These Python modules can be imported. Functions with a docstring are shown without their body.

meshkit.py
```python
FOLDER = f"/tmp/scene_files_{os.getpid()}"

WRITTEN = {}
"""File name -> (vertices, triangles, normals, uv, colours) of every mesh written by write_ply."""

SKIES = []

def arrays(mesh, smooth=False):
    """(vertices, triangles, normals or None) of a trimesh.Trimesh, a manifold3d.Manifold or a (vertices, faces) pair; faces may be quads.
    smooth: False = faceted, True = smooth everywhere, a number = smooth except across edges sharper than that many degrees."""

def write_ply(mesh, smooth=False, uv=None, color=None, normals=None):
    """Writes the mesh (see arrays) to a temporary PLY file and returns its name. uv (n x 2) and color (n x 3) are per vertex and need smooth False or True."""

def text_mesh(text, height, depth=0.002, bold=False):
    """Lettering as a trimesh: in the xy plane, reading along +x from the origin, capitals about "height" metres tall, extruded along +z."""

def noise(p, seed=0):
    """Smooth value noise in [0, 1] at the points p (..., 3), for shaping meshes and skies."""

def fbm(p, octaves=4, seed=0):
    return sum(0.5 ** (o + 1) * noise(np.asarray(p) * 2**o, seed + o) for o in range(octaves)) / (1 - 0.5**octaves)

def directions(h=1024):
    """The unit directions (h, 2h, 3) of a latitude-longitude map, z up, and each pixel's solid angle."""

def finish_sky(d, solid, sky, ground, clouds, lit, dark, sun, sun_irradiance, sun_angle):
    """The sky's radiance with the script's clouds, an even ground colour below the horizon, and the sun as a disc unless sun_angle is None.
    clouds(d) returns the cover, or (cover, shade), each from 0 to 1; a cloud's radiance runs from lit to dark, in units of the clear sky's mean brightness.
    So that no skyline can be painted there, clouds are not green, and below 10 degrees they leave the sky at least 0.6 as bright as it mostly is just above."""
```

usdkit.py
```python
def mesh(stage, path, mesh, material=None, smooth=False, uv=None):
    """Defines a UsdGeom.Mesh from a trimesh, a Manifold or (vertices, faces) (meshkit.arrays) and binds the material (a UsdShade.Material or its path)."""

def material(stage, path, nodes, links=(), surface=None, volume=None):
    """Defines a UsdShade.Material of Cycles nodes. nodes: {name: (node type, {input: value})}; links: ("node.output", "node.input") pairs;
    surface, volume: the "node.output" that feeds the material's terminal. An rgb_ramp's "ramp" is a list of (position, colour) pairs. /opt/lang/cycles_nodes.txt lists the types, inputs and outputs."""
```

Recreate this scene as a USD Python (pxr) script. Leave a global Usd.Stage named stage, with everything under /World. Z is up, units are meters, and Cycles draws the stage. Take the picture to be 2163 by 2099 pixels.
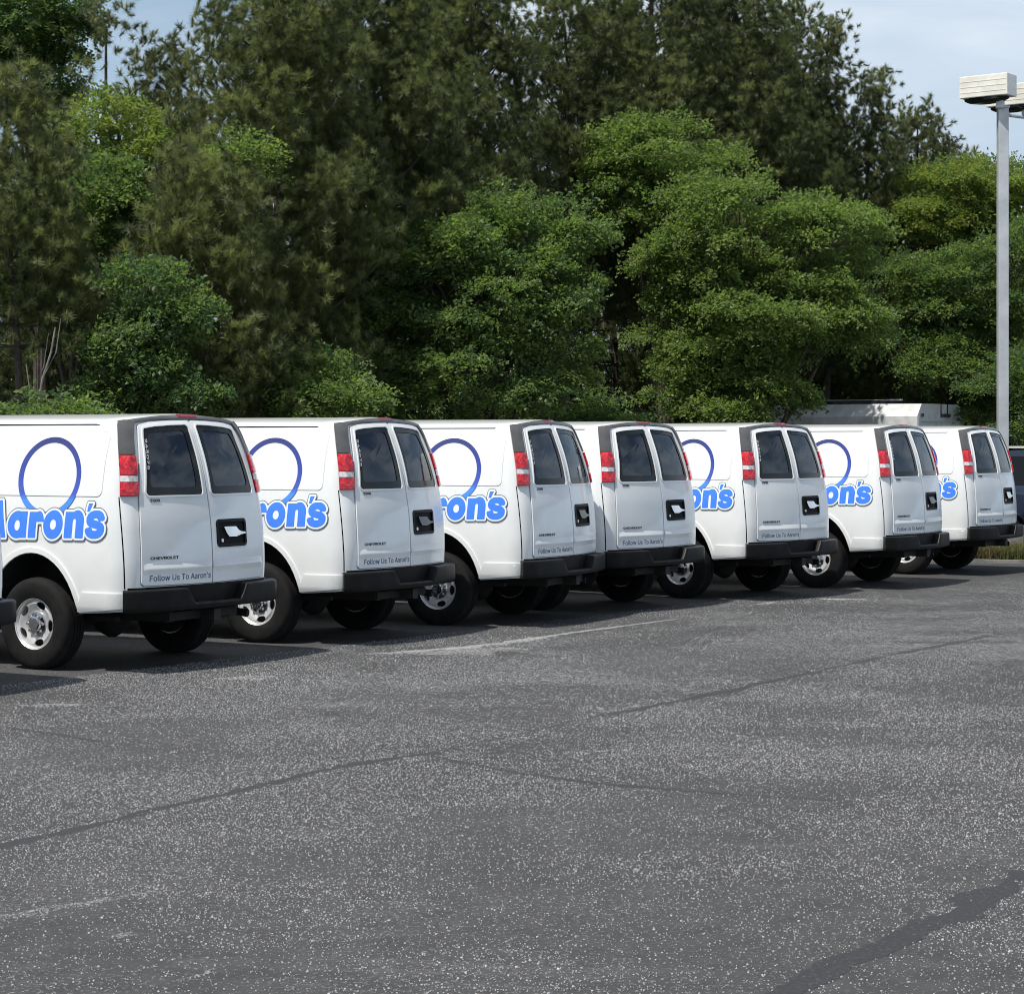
import math, random
import numpy as np
import trimesh
import manifold3d as m3
import shapely
from shapely import affinity
from shapely.geometry import Polygon, Point, LineString, box as sbox
from shapely.ops import unary_union
from scipy.interpolate import PchipInterpolator as PC
from pxr import Usd, UsdGeom, UsdLux, UsdShade, Sdf, Gf, Vt
import usdkit, meshkit

stage = Usd.Stage.CreateInMemory()
UsdGeom.SetStageUpAxis(stage, 'Z')
UsdGeom.SetStageMetersPerUnit(stage, 1.0)
UsdGeom.Xform.Define(stage, '/World')
UsdGeom.Scope.Define(stage, '/World/Looks')

# ------------------------------------------------------------------ camera, sky, sun
F_PX, HOR, CAM_H = 4700.0, 936.0, 1.888          # focal length in photo pixels, horizon row, eye height
cam = UsdGeom.Camera.Define(stage, '/World/camera')
cam.CreateHorizontalApertureAttr(36.0)
cam.CreateVerticalApertureAttr(36.0 * 993 / 1024)
cam.CreateFocalLengthAttr(F_PX / 2163 * 36.0)
cam.CreateVerticalApertureOffsetAttr(-(1049.5 - HOR) / 2163 * 36.0)
cam.AddTranslateOp().Set(Gf.Vec3d(0, 0, CAM_H))
cam.AddRotateXYZOp().Set(Gf.Vec3f(90, 0, 0))
cam.CreateExposureAttr(0.32)

SUN_ELEV, SUN_DIR = math.radians(63.0), (-0.71, -0.70)
SUN_ROT = math.atan2(*SUN_DIR)
SKY_STRENGTH, SUN_INTENSITY = 0.095, 1.15
dome = UsdLux.DomeLight.Define(stage, '/World/sky')
dome.GetPrim().SetCustomDataByKey('label', 'pale blue summer sky with thin white cloud')
dome.GetPrim().SetCustomDataByKey('kind', 'structure')
skym = usdkit.material(stage, '/World/Looks/sky_look', {
    'tc': ('texture_coordinate', {}),
    'map': ('mapping', {'scale': (1.0, 1.0, 2.6)}),
    'n': ('noise_texture', {'scale': 4.6, 'detail': 5.0, 'roughness': 0.52, 'distortion': 0.35}),
    'r': ('rgb_ramp', {'ramp': [(0.40, (0.0, 0.0, 0.0)), (0.66, (0.75, 0.75, 0.75))]}),
    'sky': ('sky_texture', {'sky_type': 'single_scattering', 'sun_disc': False, 'sun_elevation': SUN_ELEV, 'sun_rotation': SUN_ROT, 'aerosol_density': 1.6}),
    'sz': ('separate_xyz', {}),
    'hz': ('map_range', {'range_type': 'smoothstep', 'from_min': 0.02, 'from_max': 0.45, 'to_min': 0.85, 'to_max': 0.0, 'clamp': True}),
    'haze': ('mix_color', {'b': (4.0, 5.25, 6.6), 'use_clamp': False}),
    'mix': ('mix_color', {'b': (7.0, 7.7, 8.5), 'use_clamp': False}),
    'bg': ('background_shader', {'strength': SKY_STRENGTH}),
}, [('tc.generated', 'map.vector'), ('map.vector', 'n.vector'), ('n.fac', 'r.fac'), ('tc.generated', 'sz.vector'), ('sz.z', 'hz.value'), ('sky.color', 'haze.a'), ('hz.result', 'haze.fac'),
    ('haze.result', 'mix.a'), ('r.color', 'mix.fac'), ('mix.result', 'bg.color')], surface='bg.background')
UsdShade.MaterialBindingAPI.Apply(dome.GetPrim()).Bind(skym)
sun = UsdLux.DistantLight.Define(stage, '/World/sun')
sun.CreateIntensityAttr(SUN_INTENSITY)
sun.CreateAngleAttr(0.53)
sun.CreateNormalizeAttr(True)
sun.CreateColorAttr(Gf.Vec3f(1.0, 0.96, 0.90))
_az = math.degrees(math.atan2(SUN_DIR[1], SUN_DIR[0]))
sun.AddRotateZOp().Set(_az + 90.0)
sun.AddRotateXOp().Set(90.0 - math.degrees(SUN_ELEV))

# ------------------------------------------------------------------ helpers
TAKEN = set()
def numbered(parent, name):
    p, k = f'{parent}/{name}', 0
    while p in TAKEN:
        k += 1
        p = f'{parent}/{name}_{k:03d}'
    TAKEN.add(p)
    return p
def tag(prim, label=None, category=None, group=None, kind=None):
    for k, v in (('label', label), ('category', category), ('group', group), ('kind', kind)):
        if v:
            prim.SetCustomDataByKey(k, v)
    return prim
def path_of(p):
    return p if isinstance(p, str) else str(p.GetPath())
def obj(name, mesh, mat, parent='/World', smooth=False, label=None, kind=None):
    p = usdkit.mesh(stage, numbered(path_of(parent), name), mesh, M[mat], smooth=smooth).GetPrim()
    return tag(p, label=label, kind=kind)
def thing(name, label, category, loc=(0, 0, 0), rotz=0.0, group=None):
    x = UsdGeom.Xform.Define(stage, numbered('/World', name))
    x.AddTranslateOp().Set(Gf.Vec3d(*map(float, loc)))
    x.AddRotateZOp().Set(float(rotz))
    return tag(x.GetPrim(), label, category, group)
def copy_of(src, name, label, category, loc, rotz, group, scale=None):
    x = UsdGeom.Xform.Define(stage, numbered('/World', name))
    x.AddTranslateOp().Set(Gf.Vec3d(*map(float, loc)))
    x.AddRotateZOp().Set(float(rotz))
    if scale:
        x.AddScaleOp().Set(Gf.Vec3f(*scale))
    x.GetPrim().GetReferences().AddInternalReference(src.GetPath())
    x.GetPrim().SetInstanceable(True)
    return tag(x.GetPrim(), label, category, group)
def cat(*ms):
    out = []
    for m in ms:
        if hasattr(m, 'to_mesh'):
            q = m.to_mesh(); m = trimesh.Trimesh(q.vert_properties[:, :3], q.tri_verts, process=False)
        out.append(m)
    return trimesh.util.concatenate(out)
def bx(x0, x1, y0, y1, z0, z1, bevel=0.0):
    if bevel <= 0:
        return trimesh.creation.box(bounds=[(x0, y0, z0), (x1, y1, z1)])
    b = bevel
    pts = []
    for sx in (0, 1):
        for sy in (0, 1):
            for sz in (0, 1):
                c = np.array([(x0, x1)[sx], (y0, y1)[sy], (z0, z1)[sz]], float)
                d = np.array([1 - 2 * sx, 1 - 2 * sy, 1 - 2 * sz]) * b
                pts += [c + d * (1, 1, 0), c + d * (1, 0, 1), c + d * (0, 1, 1), c + d * (.3, .3, .3) * 1.0]
    return trimesh.convex.convex_hull(np.array(pts))
def tube(pts, rad, sides=8):
    pts = np.asarray(pts, float)
    rad = np.broadcast_to(np.asarray(rad, float), (len(pts),))
    t = np.gradient(pts, axis=0); t /= np.linalg.norm(t, axis=1, keepdims=True) + 1e-12
    a = np.cross(t, np.where(np.abs(t[:, 2:]) < .9, [0, 0, 1.], [1., 0, 0])); a /= np.linalg.norm(a, axis=1, keepdims=True) + 1e-12
    b = np.cross(t, a); g = np.arange(sides) * 2 * np.pi / sides
    v = pts[:, None] + rad[:, None, None] * (np.cos(g)[None, :, None] * a[:, None] + np.sin(g)[None, :, None] * b[:, None])
    n = len(pts)
    i, j = np.meshgrid(np.arange(n - 1), np.arange(sides), indexing='ij')
    q = np.stack([i * sides + j, i * sides + (j + 1) % sides, (i + 1) * sides + (j + 1) % sides, (i + 1) * sides + j], -1).reshape(-1, 4)
    f = np.vstack([q[:, [0, 1, 2]], q[:, [0, 2, 3]]])
    v = np.vstack([v.reshape(-1, 3), pts[0], pts[-1]])
    e = n * sides
    caps = [[e, (k + 1) % sides, k] for k in range(sides)] + [[e + 1, (n - 1) * sides + k, (n - 1) * sides + (k + 1) % sides] for k in range(sides)]
    return trimesh.Trimesh(v, np.vstack([f, caps]), process=False)
def lathe(profile, n=40, axis='y'):
    """profile: (radius, along-axis) pairs; the axis is y."""
    pr = np.asarray(profile, float); g = np.arange(n) * 2 * np.pi / n
    v = np.stack([pr[:, None, 0] * np.cos(g), np.broadcast_to(pr[:, None, 1], (len(pr), n)), pr[:, None, 0] * np.sin(g)], -1)
    i, j = np.meshgrid(np.arange(len(pr) - 1), np.arange(n), indexing='ij')
    q = np.stack([i * n + j, i * n + (j + 1) % n, (i + 1) * n + (j + 1) % n, (i + 1) * n + j], -1).reshape(-1, 4)
    return trimesh.Trimesh(v.reshape(-1, 3), np.vstack([q[:, [0, 2, 1]], q[:, [0, 3, 2]]]), process=False)
def rrect(x0, x1, y0, y1, r):
    return sbox(x0, y0, x1, y1).buffer(-r).buffer(r, quad_segs=6)
def polys(g):
    return [p for p in getattr(g, 'geoms', [g]) if p.geom_type == 'Polygon' and p.area > 1e-7]
def slab(shape, thick, edge=0.05):
    """shapely shape -> Manifold slab 0..thick, triangles no longer than edge"""
    cs = []
    for p in polys(shape):
        p = shapely.geometry.polygon.orient(p)
        cs.append(np.array(p.exterior.coords)[:-1])
        cs += [np.array(h.coords)[:-1] for h in p.interiors]
    mm = m3.CrossSection(cs, m3.FillRule.EvenOdd).extrude(thick)
    mm = mm.refine_to_length(edge) if edge else mm
    q = mm.to_mesh()
    return np.array(q.vert_properties[:, :3], float), np.array(q.tri_verts)
def text_shape(text, height, bold=False):
    m = meshkit.text_mesh(text, height, 0.01, bold)
    f = m.faces[m.face_normals[:, 2] < -.9]
    return unary_union([Polygon(m.vertices[t][:, :2]) for t in f]).buffer(1e-5)

# ------------------------------------------------------------------ materials
M = {}
def mat(name, nodes, links=(), surface='p.BSDF', volume=None):
    M[name] = usdkit.material(stage, '/World/Looks/' + name, nodes, links, surface=surface, volume=volume)
def plain(name, color, rough=.5, **kw):
    mat(name, {'p': ('principled_bsdf', {'base_color': color, 'roughness': rough, **kw})})
def noisy(name, c0, c1, scale, rough=.5, detail=4, bump=0.0, bdist=.005, lo=.35, hi=.65, **kw):
    n = {'tc': ('texture_coordinate', {}), 'n': ('noise_texture', {'scale': scale, 'detail': detail, 'roughness': .6}),
         'r': ('rgb_ramp', {'ramp': [(lo, c0), (hi, c1)]}), 'p': ('principled_bsdf', {'roughness': rough, **kw})}
    l = [('tc.object', 'n.vector'), ('n.fac', 'r.fac'), ('r.color', 'p.base_color')]
    if bump:
        n['b'] = ('bump', {'strength': bump, 'distance': bdist}); l += [('n.fac', 'b.height'), ('b.normal', 'p.normal')]
    mat(name, n, l)
noisy('van_paint', (.70, .715, .70), (.765, .775, .76), 2.2, rough=.22, coat_weight=.6, coat_roughness=.04, lo=.3, hi=.7)
noisy('black_plastic', (.006, .006, .006), (.011, .0105, .010), 9, rough=.40, specular_ior_level=.12, bump=.05, bdist=.002)
noisy('pillar_plastic', (.075, .073, .071), (.095, .093, .09), 7, rough=.32, coat_weight=.4, coat_roughness=.15)
plain('seam_grey', (.22, .225, .23), .6)
plain('rubber_seal', (.006, .006, .006), .7, specular_ior_level=.2)
noisy('tyre_rubber', (.009, .009, .009), (.015, .0145, .014), 12, rough=.8, specular_ior_level=.15, bump=.1, bdist=.002)
noisy('wheel_steel', (.66, .66, .66), (.80, .80, .79), 14, rough=.34, metallic=.55)
noisy('hub_chrome', (.55, .55, .56), (.75, .75, .76), 20, rough=.12, metallic=1.0)
noisy('underbody', (.006, .006, .006), (.016, .014, .012), 6, rough=.8)
plain('cabin_grey', (.20, .215, .215), .8)
plain('frit_black', (.006, .007, .007), .10, specular_ior_level=.35)
mat('tinted_glass', {'t': ('transparent_bsdf', {'color': (.26, .30, .29)}), 'g': ('glossy_bsdf', {'color': (.9, .95, 1.0), 'roughness': .015}), 'f': ('fresnel', {'IOR': 1.75}), 'm': ('mix_closure', {})},
    [('f.fac', 'm.fac'), ('t.BSDF', 'm.closure1'), ('g.BSDF', 'm.closure2')], surface='m.closure')
mat('clear_glass', {'t': ('transparent_bsdf', {'color': (.72, .78, .76)}), 'g': ('glossy_bsdf', {'roughness': .015}), 'f': ('fresnel', {'IOR': 1.5}), 'm': ('mix_closure', {})},
    [('f.fac', 'm.fac'), ('t.BSDF', 'm.closure1'), ('g.BSDF', 'm.closure2')], surface='m.closure')
mat('lamp_red', {'tc': ('texture_coordinate', {}), 'v': ('voronoi_texture', {'scale': 26.0}) if False else ('noise_texture', {'scale': 22.0, 'detail': 1.0, 'distortion': 1.2}),
     'r': ('rgb_ramp', {'ramp': [(.36, (.30, .002, .006)), (.55, (.62, .008, .016)), (.70, (.80, .05, .05))]}), 'b': ('bump', {'strength': .5, 'distance': .01}),
     'p': ('principled_bsdf', {'roughness': .12, 'coat_weight': 1.0, 'coat_roughness': .02})},
    [('tc.object', 'v.vector'), ('v.fac', 'r.fac'), ('v.fac', 'b.height'), ('r.color', 'p.base_color'), ('b.normal', 'p.normal')])
plain('lamp_red_dark', (.20, .004, .008), .2, coat_weight=1.0)
noisy('lamp_white', (.55, .53, .53), (.86, .84, .84), 30, rough=.12, coat_weight=1.0)
noisy('lamp_grey', (.25, .26, .26), (.55, .56, .56), 30, rough=.15, coat_weight=1.0)
plain('logo_blue', (.055, .225, .88), .3, coat_weight=.3)
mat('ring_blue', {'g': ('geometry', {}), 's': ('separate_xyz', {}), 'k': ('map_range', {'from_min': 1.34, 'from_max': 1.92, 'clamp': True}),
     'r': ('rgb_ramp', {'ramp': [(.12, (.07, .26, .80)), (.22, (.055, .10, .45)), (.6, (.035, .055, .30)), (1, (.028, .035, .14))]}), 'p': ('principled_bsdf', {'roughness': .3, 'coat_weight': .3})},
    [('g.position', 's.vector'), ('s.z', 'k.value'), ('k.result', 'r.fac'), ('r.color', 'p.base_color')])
plain('logo_white', (.80, .86, .87), .3)
plain('logo_grey', (.12, .15, .19), .35)
plain('lettering_navy', (.06, .085, .16), .4)
plain('badge_dark', (.03, .035, .04), .3, metallic=.4)
plain('number_white', (.50, .52, .52), .5)
plain('handle_black', (.02, .021, .022), .25, coat_weight=.5)
plain('chrome', (.8, .8, .82), .08, metallic=1.0)
noisy('galvanised', (.40, .42, .43), (.52, .54, .55), 3, rough=.45, metallic=.25)
noisy('lamp_housing', (.62, .60, .52), (.74, .72, .64), 4, rough=.4)
noisy('camper_white', (.42, .43, .42), (.62, .63, .61), 3.5, rough=.4)
plain('camper_dark', (.03, .03, .035), .5)
noisy('navy_paint', (.006, .011, .030), (.010, .018, .045), 3, rough=.15, coat_weight=1.0, coat_roughness=.02)
noisy('bark', (.035, .028, .022), (.085, .070, .055), 9, rough=.9, bump=.5, bdist=.02)
noisy('pale_bark', (.11, .10, .085), (.20, .185, .16), 9, rough=.9)
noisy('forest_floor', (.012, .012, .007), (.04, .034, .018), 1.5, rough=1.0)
def leafmat(name, c, trans, rough=.45):
    mat(name, {'oi': ('geometry', {}), 'h': ('hsv', {'color': c}), 'mr': ('map_range', {'to_min': .72, 'to_max': 1.28}), 'mh': ('map_range', {'to_min': .485, 'to_max': .515}),
               'p': ('principled_bsdf', {'roughness': rough, 'specular_ior_level': .35}), 't': ('translucent_bsdf', {'color': trans}), 'm': ('mix_closure', {'fac': .45})},
        [('oi.random_per_island', 'mr.value'), ('mr.result', 'h.value'), ('oi.random_per_island', 'mh.value'), ('mh.result', 'h.hue'), ('h.color', 'p.base_color'), ('p.BSDF', 'm.closure1'), ('t.BSDF', 'm.closure2')], surface='m.closure')
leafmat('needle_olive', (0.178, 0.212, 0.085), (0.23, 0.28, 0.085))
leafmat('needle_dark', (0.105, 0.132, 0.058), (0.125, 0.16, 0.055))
leafmat('needle_tip', (0.235, 0.27, 0.108), (0.3, 0.35, 0.1))
leafmat('leaf_mid', (0.12, 0.19, 0.058), (0.2, 0.33, 0.06))
leafmat('leaf_bright', (0.18, 0.262, 0.075), (0.3, 0.44, 0.08))
leafmat('leaf_yellow', (0.205, 0.265, 0.06), (0.33, 0.42, 0.06))
leafmat('leaf_blue', (0.09, 0.155, 0.068), (0.13, 0.25, 0.065))
leafmat('grass_dry', (.19, .17, .075), (.14, .13, .04))
leafmat('grass_green', (.09, .115, .03), (.08, .11, .02))
# asphalt: worn sealcoat with pale aggregate showing through in patches
mat('asphalt', {
    'g': ('geometry', {}),
    'spk': ('noise_texture', {'scale': 42.0, 'detail': 3.0, 'roughness': .85}),
    'spk2': ('noise_texture', {'scale': 30.0, 'detail': 1.5, 'roughness': .6}),
    'pat': ('noise_texture', {'scale': .42, 'detail': 4.0, 'roughness': .62, 'distortion': .4}),
    'fine': ('noise_texture', {'scale': 6.0, 'detail': 3.0}),
    'mp': ('mapping', {'rotation': (0, 0, -.35), 'scale': (.35, 1.6, 1.0)}),
    'str': ('noise_texture', {'scale': .9, 'detail': 4.0, 'roughness': .65, 'distortion': .5}),
    'pr': ('map_range', {'from_min': .30, 'from_max': .72, 'to_min': .115, 'to_max': .0, 'clamp': True}),
    'th': ('math', {'math_type': 'add', 'value2': .50}),
    'd': ('math', {'math_type': 'subtract'}),
    'dm': ('map_range', {'from_min': 0.0, 'from_max': .10, 'clamp': True}),
    'base': ('rgb_ramp', {'ramp': [(.3, (.037, .037, .0367)), (.7, (.055, .0548, .054))]}),
    'stone': ('rgb_ramp', {'ramp': [(.35, (.12, .12, .118)), (.65, (.24, .238, .233))]}),
    'c1': ('mix_color', {}),
    'sr': ('map_range', {'from_min': .60, 'from_max': .78, 'to_min': 0.0, 'to_max': .16, 'clamp': True}),
    'c2': ('mix_color', {'b': (.24, .24, .235)}),
    'b': ('bump', {'strength': .55, 'distance': .006}),
    'p': ('principled_bsdf', {'roughness': .85, 'specular_ior_level': .25}),
}, [('g.position', 'spk.vector'), ('g.position', 'spk2.vector'), ('g.position', 'pat.vector'), ('g.position', 'fine.vector'), ('g.position', 'mp.vector'), ('mp.vector', 'str.vector'),
    ('pat.fac', 'pr.value'), ('pr.result', 'th.value1'), ('spk.fac', 'd.value1'), ('th.value', 'd.value2'), ('d.value', 'dm.value'),
    ('fine.fac', 'base.fac'), ('spk2.fac', 'stone.fac'), ('base.color', 'c1.a'), ('stone.color', 'c1.b'), ('dm.result', 'c1.fac'),
    ('str.fac', 'sr.value'), ('c1.result', 'c2.a'), ('sr.result', 'c2.fac'), ('c2.result', 'p.base_color'), ('spk.fac', 'b.height'), ('b.normal', 'p.normal')])
mat('tar', {'g': ('geometry', {}), 'n': ('noise_texture', {'scale': 60.0, 'detail': 2.0}), 'r': ('rgb_ramp', {'ramp': [(.4, (.019, .019, .0195)), (.62, (.027, .027, .0275)), (.72, (.07, .07, .07))]}),
     'b': ('bump', {'strength': .3, 'distance': .004}), 'p': ('principled_bsdf', {'roughness': .7})},
    [('g.position', 'n.vector'), ('n.fac', 'r.fac'), ('r.color', 'p.base_color'), ('n.fac', 'b.height'), ('b.normal', 'p.normal')])
def scuff(name, lo, hi, scale, col=(.42, .42, .41)):
    mat(name, {'g': ('geometry', {}), 'n': ('noise_texture', {'scale': scale, 'detail': 5.0, 'roughness': .75}), 'k': ('map_range', {'from_min': lo, 'from_max': hi, 'clamp': True}),
         'd': ('diffuse_bsdf', {'color': col}), 't': ('transparent_bsdf', {'color': (1, 1, 1)}), 'm': ('mix_closure', {})},
        [('g.position', 'n.vector'), ('n.fac', 'k.value'), ('k.result', 'm.fac'), ('t.BSDF', 'm.closure1'), ('d.BSDF', 'm.closure2')], surface='m.closure')
scuff('worn_paint', .42, .64, 34.0, (.52, .52, .50))
scuff('rubbed_paint', .51, .66, 70.0, (.42, .42, .41))
scuff('faint_scuff', .48, .66, 38.0, (.46, .46, .45))
noisy('kerb_stone', (.12, .12, .115), (.20, .20, .19), 8, rough=.9)

# ------------------------------------------------------------------ ground
def ground_pt(u, v, z=0.0):
    y = F_PX * (CAM_H - z) / (v - HOR)
    return np.array([(u - 1081.5) / F_PX * y, y, z])
def sheet(pts, z):
    p = Polygon(pts)
    v, f = trimesh.creation.triangulate_polygon(p, engine='earcut')
    return trimesh.Trimesh(np.column_stack([v, np.full(len(v), z)]), f, process=False)
g = obj('parking_lot', sheet([(-260, -60), (260, -60), (260, 500), (-260, 500)], 0.0), 'asphalt')
tag(g, 'dark grey worn asphalt of the parking lot', kind='structure')
# forest floor behind the row of vans
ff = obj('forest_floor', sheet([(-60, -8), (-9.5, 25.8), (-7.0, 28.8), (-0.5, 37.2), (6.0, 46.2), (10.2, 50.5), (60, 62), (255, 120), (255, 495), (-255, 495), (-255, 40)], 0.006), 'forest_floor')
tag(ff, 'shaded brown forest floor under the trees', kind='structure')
SEAM_SHAPES = []
def pebble(seed):
    rnd = np.random.default_rng(seed)
    m = trimesh.creation.icosphere(subdivisions=0, radius=1.0)
    m.vertices = m.vertices * rnd.uniform(.7, 1.25, m.vertices.shape) * (1.05, 1.0, .95)
    return m
def strip(pix, wpx, z, jitter=.25, seed=0, step=.06):
    """A flat strip on the ground along photo points, its width given in photo pixels of height."""
    rnd = np.random.default_rng(seed)
    P = np.array([ground_pt(*p)[:2] for p in pix]); Wd = np.array([w for w in wpx], float)
    hw = Wd
    L = np.r_[0, np.cumsum(np.linalg.norm(np.diff(P, axis=0), axis=1))]
    n = max(4, int(L[-1] / step)); s = np.linspace(0, L[-1], n)
    c = np.column_stack([np.interp(s, L, P[:, 0]), np.interp(s, L, P[:, 1])]); h = np.interp(s, L, hw)
    t = np.gradient(c, axis=0); t /= np.linalg.norm(t, axis=1, keepdims=True); nn = np.column_stack([-t[:, 1], t[:, 0]])
    wob = np.convolve(rnd.normal(0, 1, n + 6), np.ones(7) / 7, 'valid')[:n]
    c = c + nn * (wob * h * .2)[:, None]
    sm = lambda: np.convolve(rnd.normal(0, 1, n + 2), np.ones(3) / 3, 'valid')[:n]
    a = c + nn * (h * (.5 + jitter * sm()).clip(.15, 1))[:, None]
    b = c - nn * (h * (.5 + jitter * sm()).clip(.15, 1))[:, None]
    if z < .004:
        SEAM_SHAPES.append(Polygon(np.vstack([a, b[::-1]])).buffer(0))
    v = np.column_stack([np.vstack([a + nn * .006, a, b, b - nn * .006]), np.repeat([.0004, z, z, .0004], n)])
    f = []
    for r_ in range(3):
        for i in range(n - 1):
            p_, q_ = r_ * n + i, (r_ + 1) * n + i
            f += [[p_ + 1, p_, q_], [p_ + 1, q_, q_ + 1]]
    m = trimesh.Trimesh(v, f, process=False)
    if m.face_normals[:, 2].mean() < 0:
        m.invert()
    return m
D = 2163 / 1960
def dsp(*a):
    return [(x * D, y * D) for x, y in a]
seams = [
    (dsp((-10, 1622), (200, 1574), (400, 1526), (600, 1480), (740, 1452), (835, 1440)), [.055, .05, .055, .055, .07, .11], 'long dark tar seam running up from the left edge of the asphalt'),
    (dsp((820, 1441), (960, 1412), (1130, 1374), (1330, 1336)), [.03, .018, .03, .07], 'thin crooked tar seam carrying on past the seam fork'),
    (dsp((1325, 1337), (1450, 1310), (1560, 1286), (1700, 1255), (1900, 1216)), [.09, .07, .05, .05, .05], 'faint far tar seam running towards the last vans'),
    (dsp((825, 1446), (900, 1462), (1000, 1481), (1150, 1500), (1300, 1512), (1600, 1532)), [.03, .03, .04, .04, .03, .02], 'thin tar seam branching right from the fork'),
    (dsp((1470, 1912), (1560, 1868), (1640, 1832), (1740, 1787), (1850, 1732), (1965, 1668)), [.075, .075, .08, .085, .09, .10], 'broad dark tar seam crossing the bottom right corner'),
    (dsp((12, 1392), (120, 1407), (188, 1418)), [.03, .045, .03], 'short thin tar seam below the first van'),
]
for k, (p, w, lab) in enumerate(seams):
    tag(obj('tar_seam', strip(p, [x * 1.4 for x in w], .0012 + .0004 * k, seed=k, jitter=.35), 'tar'), lab, kind='structure')
marks = [
    (dsp((700, 1252), (800, 1246), (900, 1238), (1000, 1226), (1100, 1210), (1200, 1197), (1295, 1185)), [.03, .05, .12, .09, .05, .035, .02], 'worn_paint', 'long worn white paint streak on the asphalt beyond the second van'),
    (dsp((740, 1252), (880, 1246), (1000, 1241)), [.10, .5, .08], 'faint_scuff', 'broad pale scuffed patch under the long white streak'),
    (dsp((1570, 1146), (1610, 1147), (1660, 1148)), [.06, .09, .06], 'worn_paint', 'short white paint dash behind the sixth van'),
    (dsp((1448, 1157), (1484, 1153)), [.05, .07], 'worn_paint', 'short white paint dash left of the longer one'),
    (dsp((203, 1796), (230, 1791), (258, 1786)), [.022, .035, .018], 'rubbed_paint', 'small white paint blot on the near asphalt at lower left'),
    (dsp((-10, 1758), (110, 1738), (200, 1722), (305, 1706)), [.06, .08, .06, .03], 'rubbed_paint', 'pale scuffed streak at the left edge of the near asphalt'),
    (dsp((330, 1880), (380, 1868), (408, 1856)), [.01, .016, .01], 'rubbed_paint', 'thin white scratch at the bottom of the near asphalt'),
    (dsp((410, 1300), (480, 1298), (530, 1296)), [.10, .22, .06], 'faint_scuff', 'pale worn patch below the shadow of the first van'),
    (dsp((40, 1352), (120, 1350), (160, 1349)), [.04, .08, .03], 'faint_scuff', 'thin pale scuff beside the shadow at far left'),
]
for k, (p, w, mm, lab) in enumerate(marks):
    tag(obj('scuff_mark' if mm == 'faint_scuff' else 'paint_streak', strip(p, w, .0042 + .0005 * k, seed=40 + k, jitter=.5), mm), lab, kind='structure')

# pale stones of the worn top layer, standing a few millimetres proud, as far as they can be told apart
mat('stone_pale', {'oi': ('object_info', {}), 'mr': ('map_range', {'to_min': .14, 'to_max': .50}), 'cc': ('combine_color', {}), 'p': ('principled_bsdf', {'roughness': .8})},
    [('oi.random', 'mr.value'), ('mr.result', 'cc.r'), ('mr.result', 'cc.g'), ('mr.result', 'cc.b'), ('cc.color', 'p.base_color')])
rnd = np.random.default_rng(909)
nS = 700000
vS = rnd.uniform(7.0 ** 2, 31.0 ** 2, nS) ** .5
xS = rnd.uniform(-.27, .29, nS) * vS + rnd.normal(0, .25, nS)
pat = meshkit.fbm(np.column_stack([xS * .9, vS * .9, np.zeros(nS)]), 4, 5)
keep = rnd.uniform(size=nS) < np.clip((pat - .27) * 2.9, .30, 1) * np.clip((31.5 - vS) / 14, 0, 1)
inrow = (xS - (-5.2)) * 2.45 - (vS - 15.6) * 1.7 < 0                     # under the vans: none needed
xS, vS = xS[keep & ~inrow], vS[keep & ~inrow]
rS = rnd.lognormal(math.log(.0024), .30, len(xS)).clip(.0016, .0065)
clear = ~shapely.contains_xy(unary_union(SEAM_SHAPES), xS, vS) | (rnd.uniform(size=len(xS)) < .06)
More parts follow.
